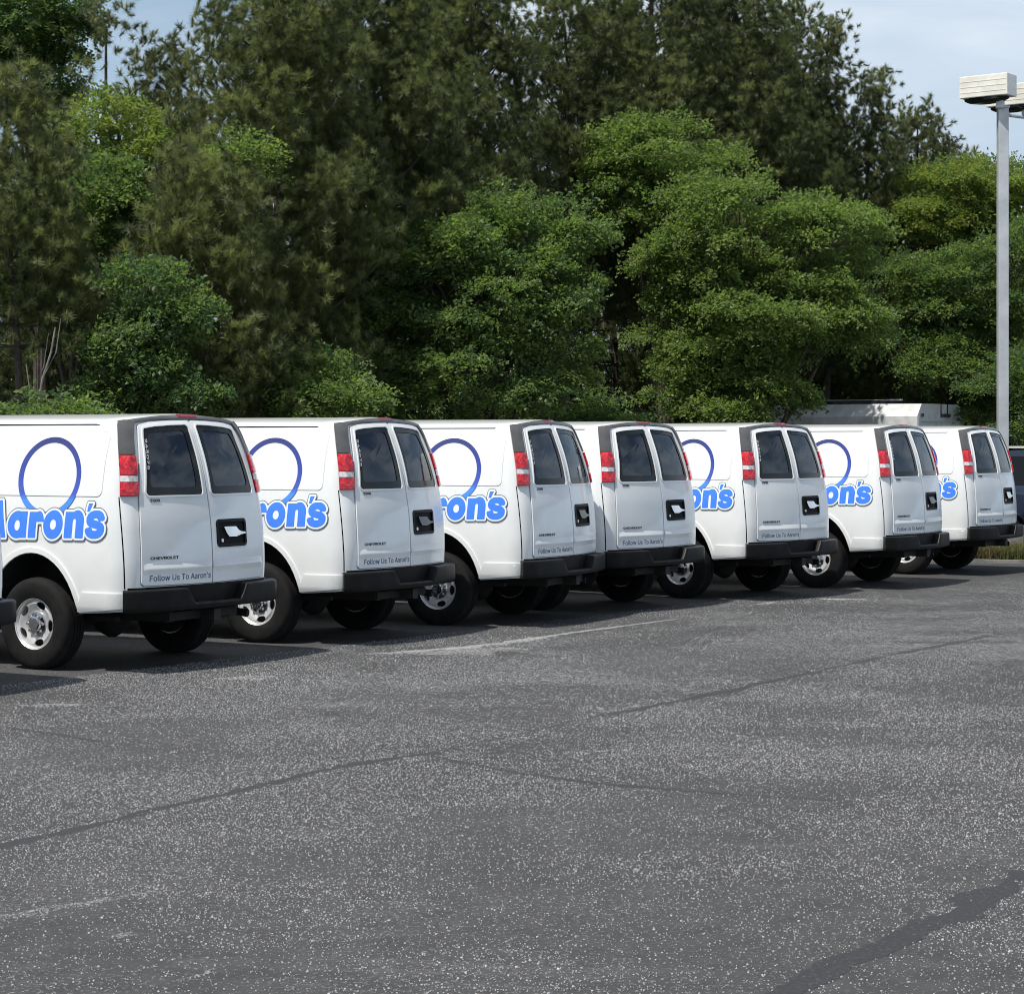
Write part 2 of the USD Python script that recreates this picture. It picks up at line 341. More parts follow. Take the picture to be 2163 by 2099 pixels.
xS, vS, rS = xS[clear], vS[clear], rS[clear]
aS = rnd.uniform(0, 2 * np.pi, len(xS))
STONES = (np.column_stack([xS, vS, rS * .5]), np.column_stack([np.cos(aS / 2), 0 * aS, 0 * aS, np.sin(aS / 2)]), rS)
# ------------------------------------------------------------------ the van
W = PC(*zip((.40, .94), (.48, .955), (.55, .975), (.66, .985), (.9, .99), (1.2, .985), (1.44, .965), (1.6, .94), (1.77, .91), (1.95, .865), (2.03, .838), (2.06, .82), (2.08, .78), (2.10, .68), (2.12, .5), (2.135, .25), (2.14, .05)))
XC = PC(*zip((.40, -1.06), (.48, -1.08), (.70, -1.10), (.85, -1.105), (1.2, -1.085), (1.446, -1.047), (1.6, -1.018), (1.77, -.972), (1.9, -.925), (2.0, -.885), (2.076, -.842), (2.11, -.82), (2.14, -.70)))
XF = PC(*zip((.40, 4.28), (.48, 4.36), (.6, 4.45), (.85, 4.5), (1.0, 4.42), (1.08, 4.25), (1.13, 3.95), (1.2, 3.5), (1.25, 3.3), (1.6, 2.85), (1.9, 2.45), (2.0, 2.25), (2.06, 2.0), (2.1, 1.7), (2.14, 1.2)))
KB, RC = .14, .2
def rear_terms(z, sh=0.0):
    w = W(z) - sh; xc = XC(z) + sh; r = np.minimum(RC, w * .5)
    th = np.arctan(2 * KB * (w - r)); yc = w - r + r * np.sin(th); cx = xc + KB * yc ** 2 + r * np.cos(th)
    return w, xc, r, th, yc, cx
def R(y, z, sh=0.0):
    """x of the rear skin at (y, z)"""
    y = np.abs(y); w, xc, r, th, yc, cx = rear_terms(z, sh)
    d = np.clip(y - (w - r), 0, r * .999)
    return np.where(y < yc, xc + KB * y * y, cx - np.sqrt(np.maximum(r * r - d * d, 0)))
def S(x, z):
    """y of the left side skin at (x, z)"""
    w, xc, r, th, yc, cx = rear_terms(z)
    d = np.clip(cx - x, 0, r * .98)
    return (w - r) + np.sqrt(r * r - d * d)
def seam_y(z):
    return W(z) - np.interp(z, [.71, 1.45, 1.78, 2.05], [.062, .046, .047, .052])
def warp_rear(shape, t0, t1, edge=.05, mirror=False):
    """shape in (y, z) laid on the rear skin from depth t0 to t1 (outwards)"""
    if mirror:
        shape = affinity.scale(shape, -1, 1, origin=(0, 0))
    v, f = slab(shape, 1.0, None)
    v, f = slab(shape, t1 - t0, edge)
    y, z, t = v[:, 0], v[:, 1], v[:, 2] + t0
    e = 1e-3; x = R(y, z)
    dy = (R(y + e, z) - R(y - e, z)) / (2 * e); dz = (R(y, z + e) - R(y, z - e)) / (2 * e)
    dy, dz = np.clip(dy, -1.4, 1.4), np.clip(dz, -2.5, 2.5)
    n = np.stack([-np.ones_like(x), dy, dz], 1); n /= np.linalg.norm(n, axis=1, keepdims=True)
    p = np.stack([x, y, z], 1) + n * t[:, None]
    m = trimesh.Trimesh(p, f, process=False)
    if m.volume < 0:
        m.invert()
    return m
def warp_side(shape, t0, t1, edge=.06, side=1):
    """shape in (x, z) laid on the left (side=1) or right skin"""
    v, f = slab(shape, t1 - t0, edge)
    x, z = v[:, 0], v[:, 1]
    p = np.stack([x, side * (S(x, z) + v[:, 2] + t0), z], 1)
    m = trimesh.Trimesh(p, f, process=False)
    if m.volume < 0:
        m.invert()
    return m
def body_solid(zs, sh=0.0, n_arc=18, n_cor=9, n_side=26, n_fc=8, n_fa=12):
    rings = []
    for z in zs:
        w, xc, r, th, yc, cx = rear_terms(z, sh)
        yy = np.linspace(0, yc, n_arc)
        A = np.stack([xc + KB * yy ** 2, yy], 1)
        a = np.linspace(th, np.pi / 2, n_cor)[1:]
        B = np.stack([cx - r * np.cos(a), (w - r) + r * np.sin(a)], 1)
        xf = float(XF(z)) - sh; kf, rf = .10, min(.28, w * .5)
        thf = math.atan(2 * kf * (w - rf)); yf = w - rf + rf * math.sin(thf); cfx = xf - kf * yf ** 2 - rf * math.cos(thf)
        Cx = np.linspace(cx, cfx, n_side)[1:-1]
        Cc = np.stack([Cx, np.full(len(Cx), w)], 1)
        a = np.linspace(np.pi / 2, thf, n_fc)
        Dd = np.stack([cfx + rf * np.cos(a), (w - rf) + rf * np.sin(a)], 1)
        yy = np.linspace(yf, 0, n_fa)[1:]
        E = np.stack([xf - kf * yy ** 2, yy], 1)
        half = np.vstack([A, B, Cc, Dd, E])
        full = np.vstack([half, half[1:-1][::-1] * (1, -1)])
        lift = np.zeros(len(full))
        if sh == 0 and z < .62:
            lift = np.clip(-(full[:, 0] + .45), 0, .6) * .07 * (1 - (z - zs[0]) / (.62 - zs[0]))
        rings.append(np.column_stack([full, z + lift]))
    n, k = len(rings[0]), len(rings)
    v = np.vstack(rings + [rings[0].mean(0)[None], rings[-1].mean(0)[None]])
    i, j = np.meshgrid(np.arange(k - 1), np.arange(n), indexing='ij')
    q = np.stack([i * n + j, i * n + (j + 1) % n, (i + 1) * n + (j + 1) % n, (i + 1) * n + j], -1).reshape(-1, 4)
    f = np.vstack([q[:, [0, 1, 2]], q[:, [0, 2, 3]]])
    b, t = n * k, n * k + 1
    f = np.vstack([f, [[b, (j + 1) % n, j] for j in range(n)], [[t, (k - 1) * n + j, (k - 1) * n + (j + 1) % n] for j in range(n)]])
    m = trimesh.Trimesh(v, f, process=False)
    if m.volume < 0:
        m.invert()
    return m3.Manifold(m3.Mesh(np.asarray(m.vertices, np.float32), np.asarray(m.faces, np.uint32))).as_original()
def to_tm(q, keep=None):
    return trimesh.Trimesh(q.vert_properties[:, :3], q.tri_verts if keep is None else q.tri_verts[keep], process=False)

# outlines on the rear, in (y, z), of the left half
def smooth_poly(p, r):
    return Polygon(p).buffer(-r).buffer(r, quad_segs=6)
DOOR = smooth_poly([(.006, .715), (.80, .722), (.80, .9), (.795, 1.2), (.775, 1.44), (.72, 1.70), (.665, 1.90), (.62, 2.035), (.50, 2.058), (.25, 2.074), (.006, 2.078)], .03)
DOOR = unary_union([DOOR, sbox(.006, .715, .05, 2.07)])
WIN = smooth_poly([(.054, 1.452), (.713, 1.452), (.70, 1.50), (.655, 1.72), (.61, 1.93), (.585, 2.005), (.45, 2.022), (.25, 2.034), (.05, 2.040)], .035)
GLASS = smooth_poly([(.115, 1.522), (.645, 1.522), (.61, 1.70), (.565, 1.90), (.53, 1.968), (.36, 1.985), (.112, 1.992)], .03)
HANDLE = rrect(.072, .512, 1.008, 1.236, .035)   # on the right door (mirrored)
ARCH_A, ARCH_B, ARCH_Z = .50, .605, .37
def ellipse(cx, cz, a, b, n=48):
    g = np.linspace(0, 2 * np.pi, n, endpoint=False)
    return Polygon(np.column_stack([cx + a * np.cos(g), cz + b * np.sin(g)]))
def arch_cutter(cx, side):
    v, f = slab(ellipse(cx, ARCH_Z, ARCH_A, ARCH_B), .5, None)
    p = np.stack([v[:, 0], side * (.60 + v[:, 2]), v[:, 1]], 1)
    m = trimesh.Trimesh(p, f, process=False)
    if m.volume < 0:
        m.invert()
    return m3.Manifold(m3.Mesh(np.asarray(m.vertices, np.float32), np.asarray(m.faces, np.uint32))).as_original()
def prism_x(shape, x0, x1):
    v, f = slab(shape, x1 - x0, None)
    m = trimesh.Trimesh(np.stack([v[:, 2] + x0, v[:, 0], v[:, 1]], 1), f, process=False)
    if m.volume < 0:
        m.invert()
    return m3.Manifold(m3.Mesh(np.asarray(m.vertices, np.float32), np.asarray(m.faces, np.uint32))).as_original()
def prism_y(shape, y0, y1):
    v, f = slab(shape, y1 - y0, None)
    m = trimesh.Trimesh(np.stack([v[:, 0], v[:, 2] + y0, v[:, 1]], 1), f, process=False)
    if m.volume < 0:
        m.invert()
    return m3.Manifold(m3.Mesh(np.asarray(m.vertices, np.float32), np.asarray(m.faces, np.uint32))).as_original()

def build_van(loc, rot, label, group, lever_look='chrome', stock=True):
    van = thing('cargo_van', label, 'van', loc, rot, group)
    zs = np.r_[.48, .5, .53, .57, .62, .66, np.arange(.72, 1.06, .06), 1.06, 1.10, 1.13, 1.17, 1.21, 1.26, np.arange(1.32, 1.98, .055), 1.99, 2.02, 2.04, 2.055, 2.07, 2.08, 2.09, 2.10, 2.11, 2.12, 2.128, 2.135, 2.139]
    outer = body_solid(zs)
    inner = body_solid(np.r_[1.06, 1.2, np.arange(1.3, 2.0, .1), 2.03, 2.06, 2.08], sh=.055, n_arc=10, n_cor=5, n_side=8, n_fc=5, n_fa=8)
    inner = inner ^ m3.Manifold.cube((3.6, 2.4, 3.0)).translate((-1.3, -1.2, 0)).as_original()
    wells = [arch_cutter(cx, s) for cx in (0.0, 3.43) for s in (1, -1)]
    cuts = [prism_x(WIN, -1.3, -.6), prism_x(affinity.scale(WIN, -1, 1, origin=(0, 0)), -1.3, -.6)]
    shield = smooth_poly([(-.80, 1.27), (.80, 1.27), (.70, 1.98), (-.70, 1.98)], .06)
    cuts.append(prism_x(shield, 2.0, 3.6))
    door_win = smooth_poly([(1.70, 1.36), (2.78, 1.36), (2.62, 1.62), (2.32, 1.93), (1.74, 1.95)], .05)
    cuts += [prism_y(door_win, .5, 1.2), prism_y(door_win, -1.2, -.5)]
    body = outer - inner
    for c in wells + cuts:
        body = body - c
    q = body.to_mesh()
    oid = np.zeros(len(q.tri_verts), int)
    for k in range(len(q.run_original_id)):
        oid[q.run_index[k] // 3:q.run_index[k + 1] // 3] = q.run_original_id[k]
    o_id, wid = outer.original_id(), [w.original_id() for w in wells]
    cut_ids = [c.original_id() for c in cuts]
    is_w = np.isin(oid, wid); is_o = (oid == o_id) | np.isin(oid, cut_ids)
    obj('body', to_tm(q, is_o), 'van_paint', van, smooth=28)
    obj('cabin_lining', to_tm(q, ~is_w & ~is_o), 'cabin_grey', van, label='grey inside lining')
    obj('wheel_well', to_tm(q, is_w), 'underbody', van)
    ribs = [bx(x - .035, x + .035, s_ * .80 - .05, s_ * .80 + .05, 1.062, 1.86) for x in np.arange(-.55, 1.5, .42) for s_ in (1, -1)] + [bx(-.7, 1.5, s_ * .845 - .02, s_ * .845 + .02, 1.40, 1.46) for s_ in (1, -1)]
    obj('inside_ribs', cat(*ribs), 'lamp_white', van)
    obj('bulkhead', bx(1.5, 1.53, -.78, .78, 1.065, 1.75), 'cabin_grey', van)
    # --- rear valance behind the bumper
    obj('valance', warp_rear(Polygon([(-.90, .50), (.90, .50), (.912, .706), (-.912, .706)]), .002, .010), 'black_plastic', van)
    # --- dark seal line that shows in the gaps round the doors
    gap = unary_union([DOOR, affinity.scale(DOOR, -1, 1, origin=(0, 0)), sbox(-.02, .72, .02, 2.07)]).buffer(.007)
    holes = unary_union([WIN, affinity.scale(WIN, -1, 1, origin=(0, 0))])
    obj('door_seal', warp_rear(gap.difference(holes), .0005, .002), 'seam_grey', van, smooth=40)
    obj('centre_seal', warp_rear(sbox(-.0058, .71, .0058, 2.072), .002, .0035), 'rubber_seal', van)
    # --- black pillar covers with the roof header, and the tail lamps
    for s in (1, -1):
        zz = np.linspace(1.792, 2.062, 10)
        outer_e = [(float(seam_y(z)) - .001, z) for z in zz]
        inner_e = [(.738, 1.792), (.727, 1.85), (.70, 1.95), (.672, 2.01), (.64, 2.052)]
        pil = Polygon(outer_e + [(.72, 2.068), (.66, 2.068)] + inner_e[::-1])
        obj('pillar_trim', warp_rear(pil.buffer(0), .003, .020, edge=.03, mirror=s < 0), 'pillar_plastic', van, smooth=40)
        lz = np.linspace(1.452, 1.786, 9)
        lamp = Polygon([(float(seam_y(z)) - .001, z) for z in lz] + [(.742, 1.786), (.786, 1.452)])
        def band(a, b):
            return lamp.intersection(sbox(-2, 1.452 + (1.786 - 1.452) * a, 2, 1.452 + (1.786 - 1.452) * b)).buffer(-.0012)
        tl = obj('tail_lamp', warp_rear(lamp, .002, .016, edge=.03, mirror=s < 0), 'lamp_red_dark', van, smooth=40)
        obj('brake_lens', warp_rear(band(.51, .985), .016, .028, edge=.03, mirror=s < 0), 'lamp_red', tl, smooth=40)
        wb = band(.345, .50)
        ysplit = .845
        obj('reverse_lens', warp_rear(wb.intersection(sbox(ysplit, 0, 2, 3)), .016, .025, edge=.03, mirror=s < 0), 'lamp_white', tl, smooth=40)
        obj('reverse_lens', warp_rear(wb.intersection(sbox(-2, 0, ysplit, 3)), .016, .025, edge=.03, mirror=s < 0), 'lamp_grey', tl, smooth=40, label='greyer inner half of the reversing lens')
        obj('turn_lens', warp_rear(band(.015, .335), .016, .028, edge=.03, mirror=s < 0), 'lamp_red', tl, smooth=40)
    head = Polygon([(-.655, 2.066), (-.64, 2.052), (-.45, 2.076), (-.2, 2.087), (.2, 2.087), (.45, 2.076), (.64, 2.052), (.655, 2.066), (.60, 2.088), (.48, 2.103), (.30, 2.117), (-.30, 2.117), (-.48, 2.103), (-.60, 2.088)])
    # the header follows the crown of the roof in the manner of a thick bent strip
    hs = []
    for y in np.linspace(-.775, .775, 45):
        ya = abs(y)
        zl = np.interp(ya, [0, .2, .45, .60, .70, .775], [2.089, 2.086, 2.076, 2.060, 2.045, 2.02])
        zu = np.interp(ya, [0, .3, .48, .60, .70, .775], [2.130, 2.120, 2.106, 2.094, 2.080, 2.045])
        row = []
        for z in np.linspace(zl, zu, 6):
            row.append((float(R(y, z)), y, z))
        row = np.array(row)
        hs.append(np.vstack([row + (-.020, 0, .004) * np.array([1, 1, 1]) * np.array([.75, 1, 1, 1, 1, .6])[:, None], row[::-1] + (.03, 0, -.012)]))
    hs = np.array(hs); n, k = hs.shape[:2]
    i, j = np.meshgrid(np.arange(n - 1), np.arange(k), indexing='ij')
    qd = np.stack([i * k + j, i * k + (j + 1) % k, (i + 1) * k + (j + 1) % k, (i + 1) * k + j], -1).reshape(-1, 4)
    hm = trimesh.Trimesh(hs.reshape(-1, 3), np.vstack([qd[:, [0, 1, 2]], qd[:, [0, 2, 3]]]), process=False)
    if hm.volume < 0:
        hm.invert()
    obj('roof_header', hm, 'pillar_plastic', van, smooth=40)
    obj('high_brake_light', warp_rear(smooth_poly([(-.125, 2.098), (.125, 2.098), (.115, 2.116), (-.115, 2.116)], .004), .010, .021, edge=.04), 'lamp_red_dark', van)
    # --- rear doors
    for s in (1, -1):
        cut = WIN if s > 0 else unary_union([WIN, HANDLE])
        skin = warp_rear(DOOR.difference(cut), .002, .013, edge=.04, mirror=s < 0)
        door = obj('rear_door', skin, 'van_paint', van, smooth=28)
        lip = WIN.buffer(.012).difference(WIN.buffer(-.002))
        obj('window_surround', warp_rear(lip, .013, .019, edge=.04, mirror=s < 0), 'van_paint', door, smooth=40)
        obj('window_border', warp_rear(WIN.buffer(-.003).difference(GLASS), .003, .009, edge=.05, mirror=s < 0), 'frit_black', door, smooth=40)
        obj('window_pane', warp_rear(GLASS.buffer(.004), -.001, .003, edge=.08, mirror=s < 0), 'tinted_glass', door, smooth=40)
        # bottom ledge: a soft step across the door
        led = []
        prof = [(0.0, .905), (.011, .866), (.014, .856), (.014, .845), (.006, .832), (0.0, .80)]
        ys = np.linspace(.012, .79, 24)
        for y in ys:
            fall = min(1.0, (y - .0) / .04, (.80 - y) / .05)
            led.append([(float(R(y, z)) - .0128 - t * fall, s * y, z) for t, z in prof])
        led = np.array(led); n, k = led.shape[:2]
        i, j = np.meshgrid(np.arange(n - 1), np.arange(k - 1), indexing='ij')
        qd = np.stack([i * k + j, i * k + j + 1, (i + 1) * k + j + 1, (i + 1) * k + j], -1).reshape(-1, 4)
        lm = trimesh.Trimesh(led.reshape(-1, 3), np.vstack([qd[:, [0, 1, 2]], qd[:, [0, 2, 3]]]), process=False)
        if lm.face_normals[:, 0].mean() > 0:
            lm.invert()
        obj('door_ledge', lm, 'van_paint', door, smooth=50)
        if s < 0:
            obj('handle_bezel', warp_rear(HANDLE.buffer(.004).difference(HANDLE.buffer(-.022)), .004, .020, edge=.05, mirror=True), 'black_plastic', door, smooth=40)
            cup = warp_rear(HANDLE.buffer(-.020), .001, .0045, edge=.05, mirror=True)
            obj('handle_recess', cup, 'rubber_seal', door)
            lever = smooth_poly([(.165, 1.176), (.345, 1.172), (.385, 1.140), (.43, 1.126), (.492, 1.122), (.492, 1.108), (.42, 1.103), (.34, 1.086), (.235, 1.088), (.20, 1.12)], .006)
            obj('door_handle', warp_rear(lever, .006, .026, edge=.05, mirror=True), lever_look, door, smooth=40)
            obj('key_lock', warp_rear(Point(.15, 1.06).buffer(.016), .002, .014, edge=None, mirror=True), 'wheel_steel', door)
        else:
            def words(txt, y_left, y_right, z0, h, bold=False, slant=0.0):
                t = text_shape(txt, 1.0, bold)
                x0, _, x1, _ = t.bounds
                t = affinity.affine_transform(t, [(y_right - y_left) / (x1 - x0), slant * h, 0, h, y_left - x0 * (y_right - y_left) / (x1 - x0), z0])
                return t
            obj('lettering', warp_rear(words("Follow Us To Aaron's", .722, .026, .757, .046).buffer(.0006), .0135, .0148, edge=.05), 'lettering_navy', door, label="grey blue words reading Follow Us To Aaron's")
            obj('model_badge', warp_rear(words('2500', .672, .570, 1.403, .022, True), .0135, .017, edge=None), 'badge_dark', door, label='small dark badge under the window')
            obj('maker_badge', warp_rear(words('CHEVROLET', .716, .415, .932, .022, True), .0135, .017, edge=None), 'badge_dark', door, label='thin dark maker badge low on the door')
            # stock number written down the glass edge
            num = []
            t = text_shape('243075', 1.0, True); x0, y0, x1, y1 = t.bounds
            L, hh = .255, .023
            tz0, ty0, tz1, ty1 = 1.922, .572, 1.662, .626
            ang = math.atan2(tz1 - tz0, ty1 - ty0)
            t = affinity.translate(t, -x0, -y0)
            t = affinity.affine_transform(t, [0, -hh, -L / (x1 - x0), 0, 0, 0])
            t = affinity.affine_transform(t, [1, -(ty1 - ty0) / L, 0, 1, ty0 + .022, tz0])
            if stock:
                obj('stock_number', warp_rear(t, .0095, .0103, edge=.06), 'number_white', door, label='white number written down the window edge')
    # --- left side: panel pressing, gutter, sill, logo
    for s in (1, -1):
        pan = rrect(-.735, 1.52, 1.452, 1.985, .05)
        obj('side_panel', warp_side(pan, .0005, .0045, edge=.08, side=s), 'van_paint', van, smooth=28)
        obj('roof_gutter', warp_side(sbox(-.79, 2.040, 2.1, 2.048), .0, .006, edge=.2, side=s), 'rubber_seal', van)
        obj('roof_gutter', warp_side(sbox(-.775, 2.048, 2.1, 2.062), .004, .013, edge=.2, side=s), 'van_paint', van)
        sill = Polygon([(-.955, .54), (-.955, .662), (-.545, .662), (-.50, .55), (-.475, .495), (-.55, .50)])
        obj('sill_panel', warp_side(sill.buffer(-.012).buffer(.012), .001, .014, edge=.02, side=s), 'van_paint', van, smooth=25)
        sill2 = Polygon([(.50, .50), (.56, .66), (2.87, .66), (2.93, .50)])
        obj('sill_panel', warp_side(sill2.buffer(-.012).buffer(.012), .001, .014, edge=.08, side=s), 'van_paint', van, smooth=50)
        sz = np.linspace(.70, 1.45, 10); sx = R(seam_y(sz), sz)
        obj('corner_seam', warp_side(Polygon(list(zip(sx, sz)) + list(zip(sx[::-1] + .007, sz[::-1]))), -.001, .0015, edge=.04, side=s), 'rubber_seal', van)
        for cx in (0.0, 3.43):
            ring = ellipse(cx, ARCH_Z, ARCH_A + .045, ARCH_B + .045).difference(ellipse(cx, ARCH_Z, ARCH_A + .002, ARCH_B + .002)).intersection(sbox(cx - 1, .505, cx + 1, 2))
            obj('arch_flare', warp_side(ring, .0, .013, edge=.04, side=s), 'van_paint', van, smooth=50)
        for xs, z0, z1 in ((1.60, .62, 2.0), (2.95, .62, 1.25)):
            obj('door_gap', warp_side(sbox(xs, z0, xs + .006, z1), .0, .002, edge=.1, side=s), 'rubber_seal', van)
        gl = obj('side_window', warp_side(door_win.buffer(.01), -.012, -.006, edge=.1, side=s), 'tinted_glass', van, smooth=40)
        obj('front_door_handle', warp_side(rrect(1.72, 1.90, 1.17, 1.22, .015), .004, .028, edge=.06, side=s), 'black_plastic', van)
        # door mirror
        mir = bx(2.55, 2.68, s * 1.06 - .11, s * 1.06 + .11, 1.34, 1.62, .03)
        arm = tube([(2.66, s * .90, 1.40), (2.63, s * 1.0, 1.42)], .025)
        mo = obj('door_mirror', cat(mir, arm), 'black_plastic', van, smooth=30)
    # ring and script of the livery on the left side
    def side_shape(g):      # (reading direction, z) -> (x, z) with the words running from front to rear
        return affinity.scale(g, -1, 1, origin=(0, 0))
    ring_c = affinity.scale(Point(0, 0).buffer(1, quad_segs=24), .345, .335, origin=(0, 0))
    ring_i = affinity.scale(Point(.012, .006).buffer(1, quad_segs=24), .292, .285, origin=(0, 0))
    ring = affinity.translate(ring_c.difference(ring_i), .150, 1.605)
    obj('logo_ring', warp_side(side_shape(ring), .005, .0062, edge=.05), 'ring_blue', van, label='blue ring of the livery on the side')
    def ell(cx, cz, a, b):
        return affinity.scale(Point(cx, cz).buffer(1, quad_segs=12), a, b, origin=(cx, cz))
    XH = .222
    def letter_a(x0, x1):
        w = x1 - x0
        o = ell(x0 + w * .50, XH / 2, w * .50, XH * .52).union(sbox(x0 + w * .58, 0, x1, XH))
        return o.difference(ell(x0 + w * .50, XH * .47, w * .14, XH * .20))
    def letter_o(x0, x1):
        w = x1 - x0
        return ell(x0 + w / 2, XH / 2, w / 2, XH * .54).difference(ell(x0 + w / 2, XH * .5, w * .155, XH * .19))
    def letter_n(x0, x1):
        w = x1 - x0
        arch = ell(x0 + w * .62, XH * .60, w * .38, XH * .44).union(sbox(x0 + w * .24, 0, x1, XH * .60))
        return sbox(x0, 0, x0 + w * .42, XH * .98).union(arch).difference(sbox(x0 + w * .42, -.1, x0 + w * .58, XH * .60)).difference(ell(x0 + w * .50, XH * .60, w * .08, XH * .12))
    def letter_r(x0, x1):
        w = x1 - x0
        return sbox(x0, 0, x0 + w * .56, XH * .98).union(ell(x0 + w * .72, XH * .55, w * .40, XH * .46).intersection(sbox(x0 + w * .3, XH * .60, x1 + .02, XH * 1.1)))
    def letter_s(x0, x1):
        t = text_shape('s', 1.0, True); b = t.bounds
        t = affinity.affine_transform(t, [(x1 - x0 - .024) / (b[2] - b[0]), 0, 0, (XH * 1.04 - .024) / (b[3] - b[1]), 0, 0]); b = t.bounds
        return affinity.translate(t, x0 - b[0] + .012, -b[1] + .008).buffer(.012, quad_segs=5)
    def letter_A(x0, x1):
        w = x1 - x0; h = .315
        o = Polygon([(x0, 0), (x0 + w * .36, h), (x0 + w * .80, h), (x1, 0), (x1 - w * .34, 0), (x1 - w * .36, h * .17), (x0 + w * .42, h * .17), (x0 + w * .36, 0)])
        return o.difference(Polygon([(x0 + w * .50, h * .36), (x0 + w * .62, h * .36), (x0 + w * .60, h * .66)]))
    glyphs = [letter_A(-.635, -.285), letter_a(-.270, -.055), letter_r(-.035, .115), letter_o(.128, .343), letter_n(.363, .572), letter_s(.588, .795)]
    script = unary_union([affinity.affine_transform(gl.buffer(-.004).buffer(.004), [1, .10, 0, 1, -.012, 0]) for gl in glyphs])
    apos = Polygon([(.602, .218), (.618, .285), (.665, .285), (.632, .218)])
    script = affinity.rotate(affinity.translate(unary_union([script, apos]), 0, 1.100), 0.9, origin=(0, 1.1))
    rim1 = script.buffer(.017, quad_segs=5); rim2 = script.buffer(.025, quad_segs=5)
    rim1 = unary_union([Polygon(p.exterior) for p in polys(rim1)]); rim2 = unary_union([Polygon(p.exterior) for p in polys(rim2)])
    lo_ = obj('logo_lettering', warp_side(side_shape(script), .0090, .0100, edge=.06), 'logo_blue', van, label="blue script reading Aaron's on the side")
    obj('lettering_border', warp_side(side_shape(rim1), .0078, .0088, edge=.06), 'logo_white', lo_)
    obj('lettering_outline', warp_side(side_shape(rim2), .0066, .0076, edge=.06), 'logo_grey', lo_)
    # --- rear bumper
    zref = .70
    w, xc, r, th, yc, cx = [float(a) for a in rear_terms(zref)]
    ys = np.r_[np.linspace(0, yc, 40)]
    half = [(float(xc + KB * y * y), y, math.atan(2 * KB * y)) for y in ys] + [(cx - r * math.cos(a), (w - r) + r * math.sin(a), a) for a in np.linspace(th, .86, 10)[1:]]
    line = [(x, -y, -a) for x, y, a in half[::-1]] + half[1:]
    rows = []
    for x, y, a in line:
        st = np.clip((.385 - abs(y)) / .085, 0, 1)                     # 1 inside the step
        out = .105 * (1 if abs(a) < .82 else .93)
        top, flr = .690 - .128 * st, .690 - .132 * st
        prof = [(-.02, .522), (out - .012, .508), (out, .520), (out + .006, .545), (out + .004, top - .022), (out - .004, top - .007), (out - .020, top), (.012, flr), (-.02, flr)]
        rows.append([(x - t * math.cos(a), y + t * math.sin(a), z) for t, z in prof])
    rows = np.array(rows); n, k = rows.shape[:2]
    i, j = np.meshgrid(np.arange(n - 1), np.arange(k), indexing='ij')
    qd = np.stack([i * k + j, i * k + (j + 1) % k, (i + 1) * k + (j + 1) % k, (i + 1) * k + j], -1).reshape(-1, 4)
    caps = [[0, c, c + 1] for c in range(1, k - 1)] + [[(n - 1) * k, (n - 1) * k + c + 1, (n - 1) * k + c] for c in range(1, k - 1)]
    bm = trimesh.Trimesh(rows.reshape(-1, 3), np.vstack([qd[:, [0, 1, 2]], qd[:, [0, 2, 3]], caps]), process=False)
    if bm.volume < 0:
        bm.invert()
    bump = obj('rear_bumper', bm, 'black_plastic', van, smooth=35)
    treads = [bx(-1.175 + KB * .02, -1.118, y - .012, y + .012, .560, .5655) for y in np.linspace(-.26, .26, 12)]
    obj('step_tread', cat(*treads), 'rubber_seal', bump)
    obj('hitch_receiver', cat(bx(-1.17, -.7, -.045, .045, .40, .49), bx(-1.02, -.90, -.45, .45, .41, .48)), 'underbody', van)
    # --- wheels
    tyre = lathe([(.205, -.100), (.225, -.112), (.28, -.124), (.335, -.122), (.368, -.108), (.384, -.085), (.387, -.05), (.387, -.042), (.379, -.040), (.379, -.030), (.387, -.028), (.388, -.006), (.379, -.004), (.379, .004), (.388, .006), (.387, .028), (.379, .030), (.379, .040), (.387, .042), (.387, .05), (.384, .085), (.368, .108), (.335, .122), (.28, .124), (.225, .112), (.205, .100)], 56)
    disc = m3.Manifold(m3.Mesh(*(lambda m: (np.asarray(m.vertices, np.float32), np.asarray(m.faces, np.uint32)))((lambda m: (m.invert() or m) if m.volume < 0 else m)(trimesh.creation.revolve([(0, .060), (.085, .060), (.10, .064), (.135, .080), (.17, .090), (.188, .080), (.196, .080), (.204, .098), (.212, .106), (.2185, .106), (.2185, .094), (.209, .076), (.204, .03), (.204, -.09), (.196, -.09), (.19, .066), (.17, .076), (.135, .068), (.10, .052), (.085, .048), (0, .048)], sections=60)))))
    for k in range(5):
        a = math.radians(104 + 72 * k)
        slot = m3.CrossSection([np.column_stack([.052 * np.cos(np.linspace(0, 2 * np.pi, 20, endpoint=False)), .030 * np.sin(np.linspace(0, 2 * np.pi, 20, endpoint=False))])]).extrude(.3).rotate((0, 0, 90)).translate((.160, 0, -.1)).rotate((0, 0, math.degrees(a)))
        disc = disc - slot
    rim = cat(disc); rim.apply_transform(trimesh.transformations.rotation_matrix(-np.pi / 2, [1, 0, 0]))
    cap = [lathe([(.0, .112), (.05, .112), (.060, .106), (.066, .090), (.092, .082), (.102, .074), (.104, .058)], 40)]
    for k in range(8):
        a = 2 * np.pi * k / 8
        c = lathe([(0, .104), (.009, .104), (.013, .098), (.015, .066)], 12); c.apply_translation((.080 * math.cos(a), 0, .080 * math.sin(a))); cap.append(c)
    for k in range(5):
        a = 2 * np.pi * k / 5
        c = lathe([(0, .1145), (.006, .1145), (.009, .110)], 8); c.apply_translation((.035 * math.cos(a), 0, .035 * math.sin(a))); cap.append(c)
    cap = cat(*cap)
    drum = lathe([(0, .02), (.17, .02), (.190, .0), (.190, -.118), (0, -.118)], 28)
    for m in (cap, drum, tyre):
        if m.volume < 0:
            m.invert()
